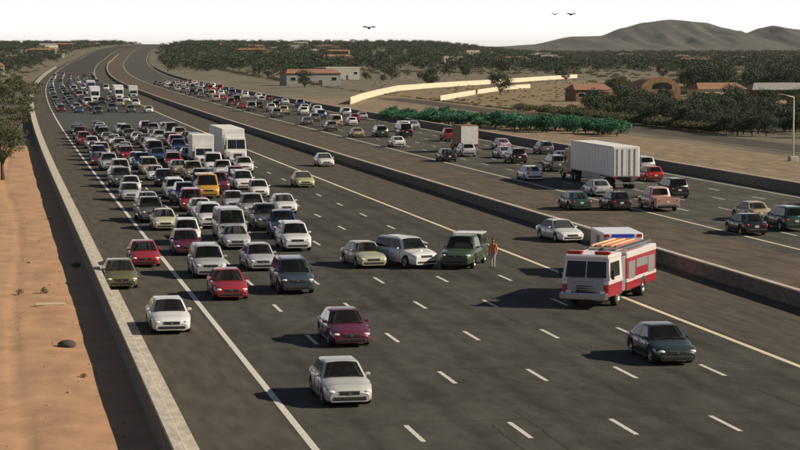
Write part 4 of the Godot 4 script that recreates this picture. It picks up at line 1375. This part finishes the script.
	for q in [["sedan", GREEN, 582, 211, "dark green sedan on the far carriageway's inner line"], ["hatchback", BLACK, 622, 211, "black hatchback on the far carriageway's inner lane before the semi trailer"],
			["pickup", Color(0.5, 0.3, 0.26), 668, 212, "pale pink pickup truck on the far carriageway"], ["sport_utility", BLACK, 680, 199, "black sport utility car beyond the pale pink pickup"],
			["sedan", BLACK, 757, 236, "black sedan on the far carriageway near the yellow edge line"], ["sport_utility", GREEN, 797, 232, "dark green sport utility car beside a black sedan"],
			["sedan", Color(0.5, 0.36, 0.42), 505, 150, "pinkish sedan beside the brown box truck"], ["sedan", SILVER, 604, 197, "silver sedan between black hatchback and the semi trailer"],
			["sedan", WHITE, 535, 181, "white sedan behind the dark tractor's lane on far carriageway"], ["sedan", BLACK, 450, 162, "black sedan in front of the brown box truck"],
			["sport_utility", BLACK, 520, 164, "black sport utility car in a middle far lane"], ["sport_utility", GREY, 560, 172, "grey sport utility car left of the semi trailer"]]:
		var g := ground_at(q[2], q[3])
		var c := Vector3(g.x, 0, g.z - LENGTHS[q[0]] / 2)
		taken.append([c.x, -c.z])
		vehicle(q[0], q[1], c, PI, q[4], "pickup truck" if q[0] == "pickup" else "car")
	for l in 5:
		var s := 150.0 + rng.randf_range(0, 30)
		while s < 900.0:
			var x := 51.35 + LANE * (l + 0.5) + bend(s)
			var ok := true
			for t in taken:
				if abs(t[0] - x) < 3.2 and abs(t[1] - s) < 7.5: ok = false
			if ok:
				var kind: String = kinds[rng.randi_range(0, 11)]
				var c := rng.randi_range(0, cols.size() - 1)
				vehicle(kind, cols[c], on_road(x - bend(s), s), PI - bend_angle(s), "%s %s driving away on the far carriageway" % [cn[c], kind_names[kind]], "van" if kind == "van" else ("pickup truck" if kind == "pickup" else "car"), "traffic on the far carriageway")
				taken.append([x, s])
			s += rng.randf_range(34.0, 80.0) if s < 320.0 else rng.randf_range(20.0, 55.0)

# ------------------------------------------------------------------ small things
func build_small() -> void:
	person(ground_at(493, 268), deg_to_rad(-40.0), "person in orange top and grey trousers standing beside green pickup")
	# street lamp beside the frontage road
	var lp := thing("street_lamp", ground_at(793, 161))
	tag(lp, "pale grey street lamp pole beyond the far carriageway", "street lamp")
	var pole := mb(false)
	tube(pole, Vector3(0, 0.5, 0), Vector3(0, 7.6, 0), 0.11, 0.06, 10)
	tube(pole, Vector3(0, 7.55, 0), Vector3(-1.5, 7.9, 0.2), 0.05, 0.04, 8)
	part("pole", pole, mat(Color(0.5, 0.5, 0.48), 0.5), lp)
	slab("lamp_head", Vector3(-1.75, 7.9, 0.23), Vector3(0.7, 0.12, 0.28), M.grey_metal, lp, 0.04)
	slab("footing", Vector3(0, 0.25, 0), Vector3(1.0, 0.6, 1.0), M.concrete, lp, 0.05)
	# litter on the bare earth
	var pl := thing("plank", ground_at(50, 308) + Vector3(0, 0.2, 0), 0.08)
	tag(pl, "pale weathered plank lying on the bare earth", "plank")
	slab("board", Vector3.ZERO, Vector3(1.5, 0.08, 0.35), noisy(Color(0.4, 0.34, 0.25), Color(0.6, 0.53, 0.42), Vector3(0.3, 1, 1), 0.9, 0.05, 61), pl, 0.01)
	for q in [[67, 349, 0.3, "dark round stone lying alone on the bare earth"], [76, 268, 0.22, "small brown stone at the edge of the barrier's shadow"]]:
		var st := mb(false)
		ball(st, Vector3(0, 0.1, 0), Vector3(q[2] * 1.4, q[2] * 0.7, q[2]), 10)
		var o := part("stone", st, M.rock, self)
		o.position = ground_at(q[0], q[1]) + Vector3(0, 0.1, 0)
		tag(o, q[3], "stone")
	var pebble := mb(false)
	ball(pebble, Vector3.ZERO, Vector3(0.06, 0.035, 0.05), 6)
	var gm := MultiMesh.new()
	gm.transform_format = MultiMesh.TRANSFORM_3D
	gm.mesh = done(pebble)
	gm.instance_count = 260
	for k in 260:
		var s := rng.randf_range(66.0, 190.0)
		var x := rng.randf_range(-6.0, 4.6)
		var sc := rng.randf_range(0.4, 1.3) * (2.2 if rng.randf() < 0.03 else 1.0)
		gm.set_instance_transform(k, Transform3D(Basis(Vector3.UP, rng.randf() * TAU).scaled(Vector3(sc, sc, sc)), Vector3(x, earth(x, s) + 0.01, -s)))
	var gv := MultiMeshInstance3D.new()
	gv.name = "gravel"
	gv.multimesh = gm
	gv.material_override = M.dirt
	add_child(gv)
	gv.set_meta("kind", "stuff")
	tag(gv, "loose gravel scattered over the bare earth", "gravel")
	for k in 9:
		var s := rng.randf_range(70.0, 180.0)
		var x := rng.randf_range(-5.0, 4.4)
		plant("tuft", "weed", Vector3(x, earth(x, s), -s), rng.randf_range(0.5, 1.2), "dry straw weed growing on the bare earth", "weed", "weeds on the bare earth")
	# birds against the sky
	for q in [[369, 28, 190.0, 0.8, "dark bird gliding alone above the tree line"], [555, 14.5, 210.0, 0.5, "smaller of two birds flying together high above the hills"], [571, 14.5, 210.0, 0.7, "larger of two birds flying together high above the hills"]]:
		var dc := Vector3((q[0] - 400.0) / FOCAL, -(q[1] - 225.0) / FOCAL, -1.0)
		var d := (Basis(Vector3.UP, deg_to_rad(-YAW)) * Basis(Vector3.RIGHT, deg_to_rad(-PITCH))) * dc
		var w: float = q[3]
		var t := thing("bird", Vector3(0, CAM_H, 0) + d * (q[2] as float), rng.randf_range(-0.4, 0.4))
		tag(t, q[4], "bird")
		var bm := mat(Color(0.02, 0.018, 0.02), 0.9)
		var st := mb(false)
		ball(st, Vector3.ZERO, Vector3(0.12, 0.13, 0.42) * w, 10)
		ball(st, Vector3(0, 0.05, 0.4) * w, Vector3(0.08, 0.08, 0.11) * w, 8)
		tube(st, Vector3(0, 0.05, 0.48) * w, Vector3(0, 0.03, 0.58) * w, 0.025 * w, 0.004, 6)
		part("body", st, bm, t)
		for sx in [-1.0, 1.0]:
			var wg := mb()
			var pts := [Vector3(0.05 * sx, 0.05, 0.2), Vector3(0.45 * sx, 0.2, 0.22), Vector3(0.8 * sx, 0.08, -0.05), Vector3(0.42 * sx, 0.17, -0.12), Vector3(0.05 * sx, 0.03, -0.16)]
			for k in range(1, 4):
				for y in [0.015, -0.015]:
					var o := Vector3(0, y, 0)
					tri(wg, (pts[0] + o) * w, (pts[k] + o) * w, (pts[k + 1] + o) * w, Vector3(0, -y * 100, 0))
			part("wing", wg, bm, t)
		var tl := mb()
		bx(tl, Vector3(0, 0, -0.5) * w, Vector3(0.16, 0.03, 0.26) * w, 0.004)
		part("tail", tl, bm, t)
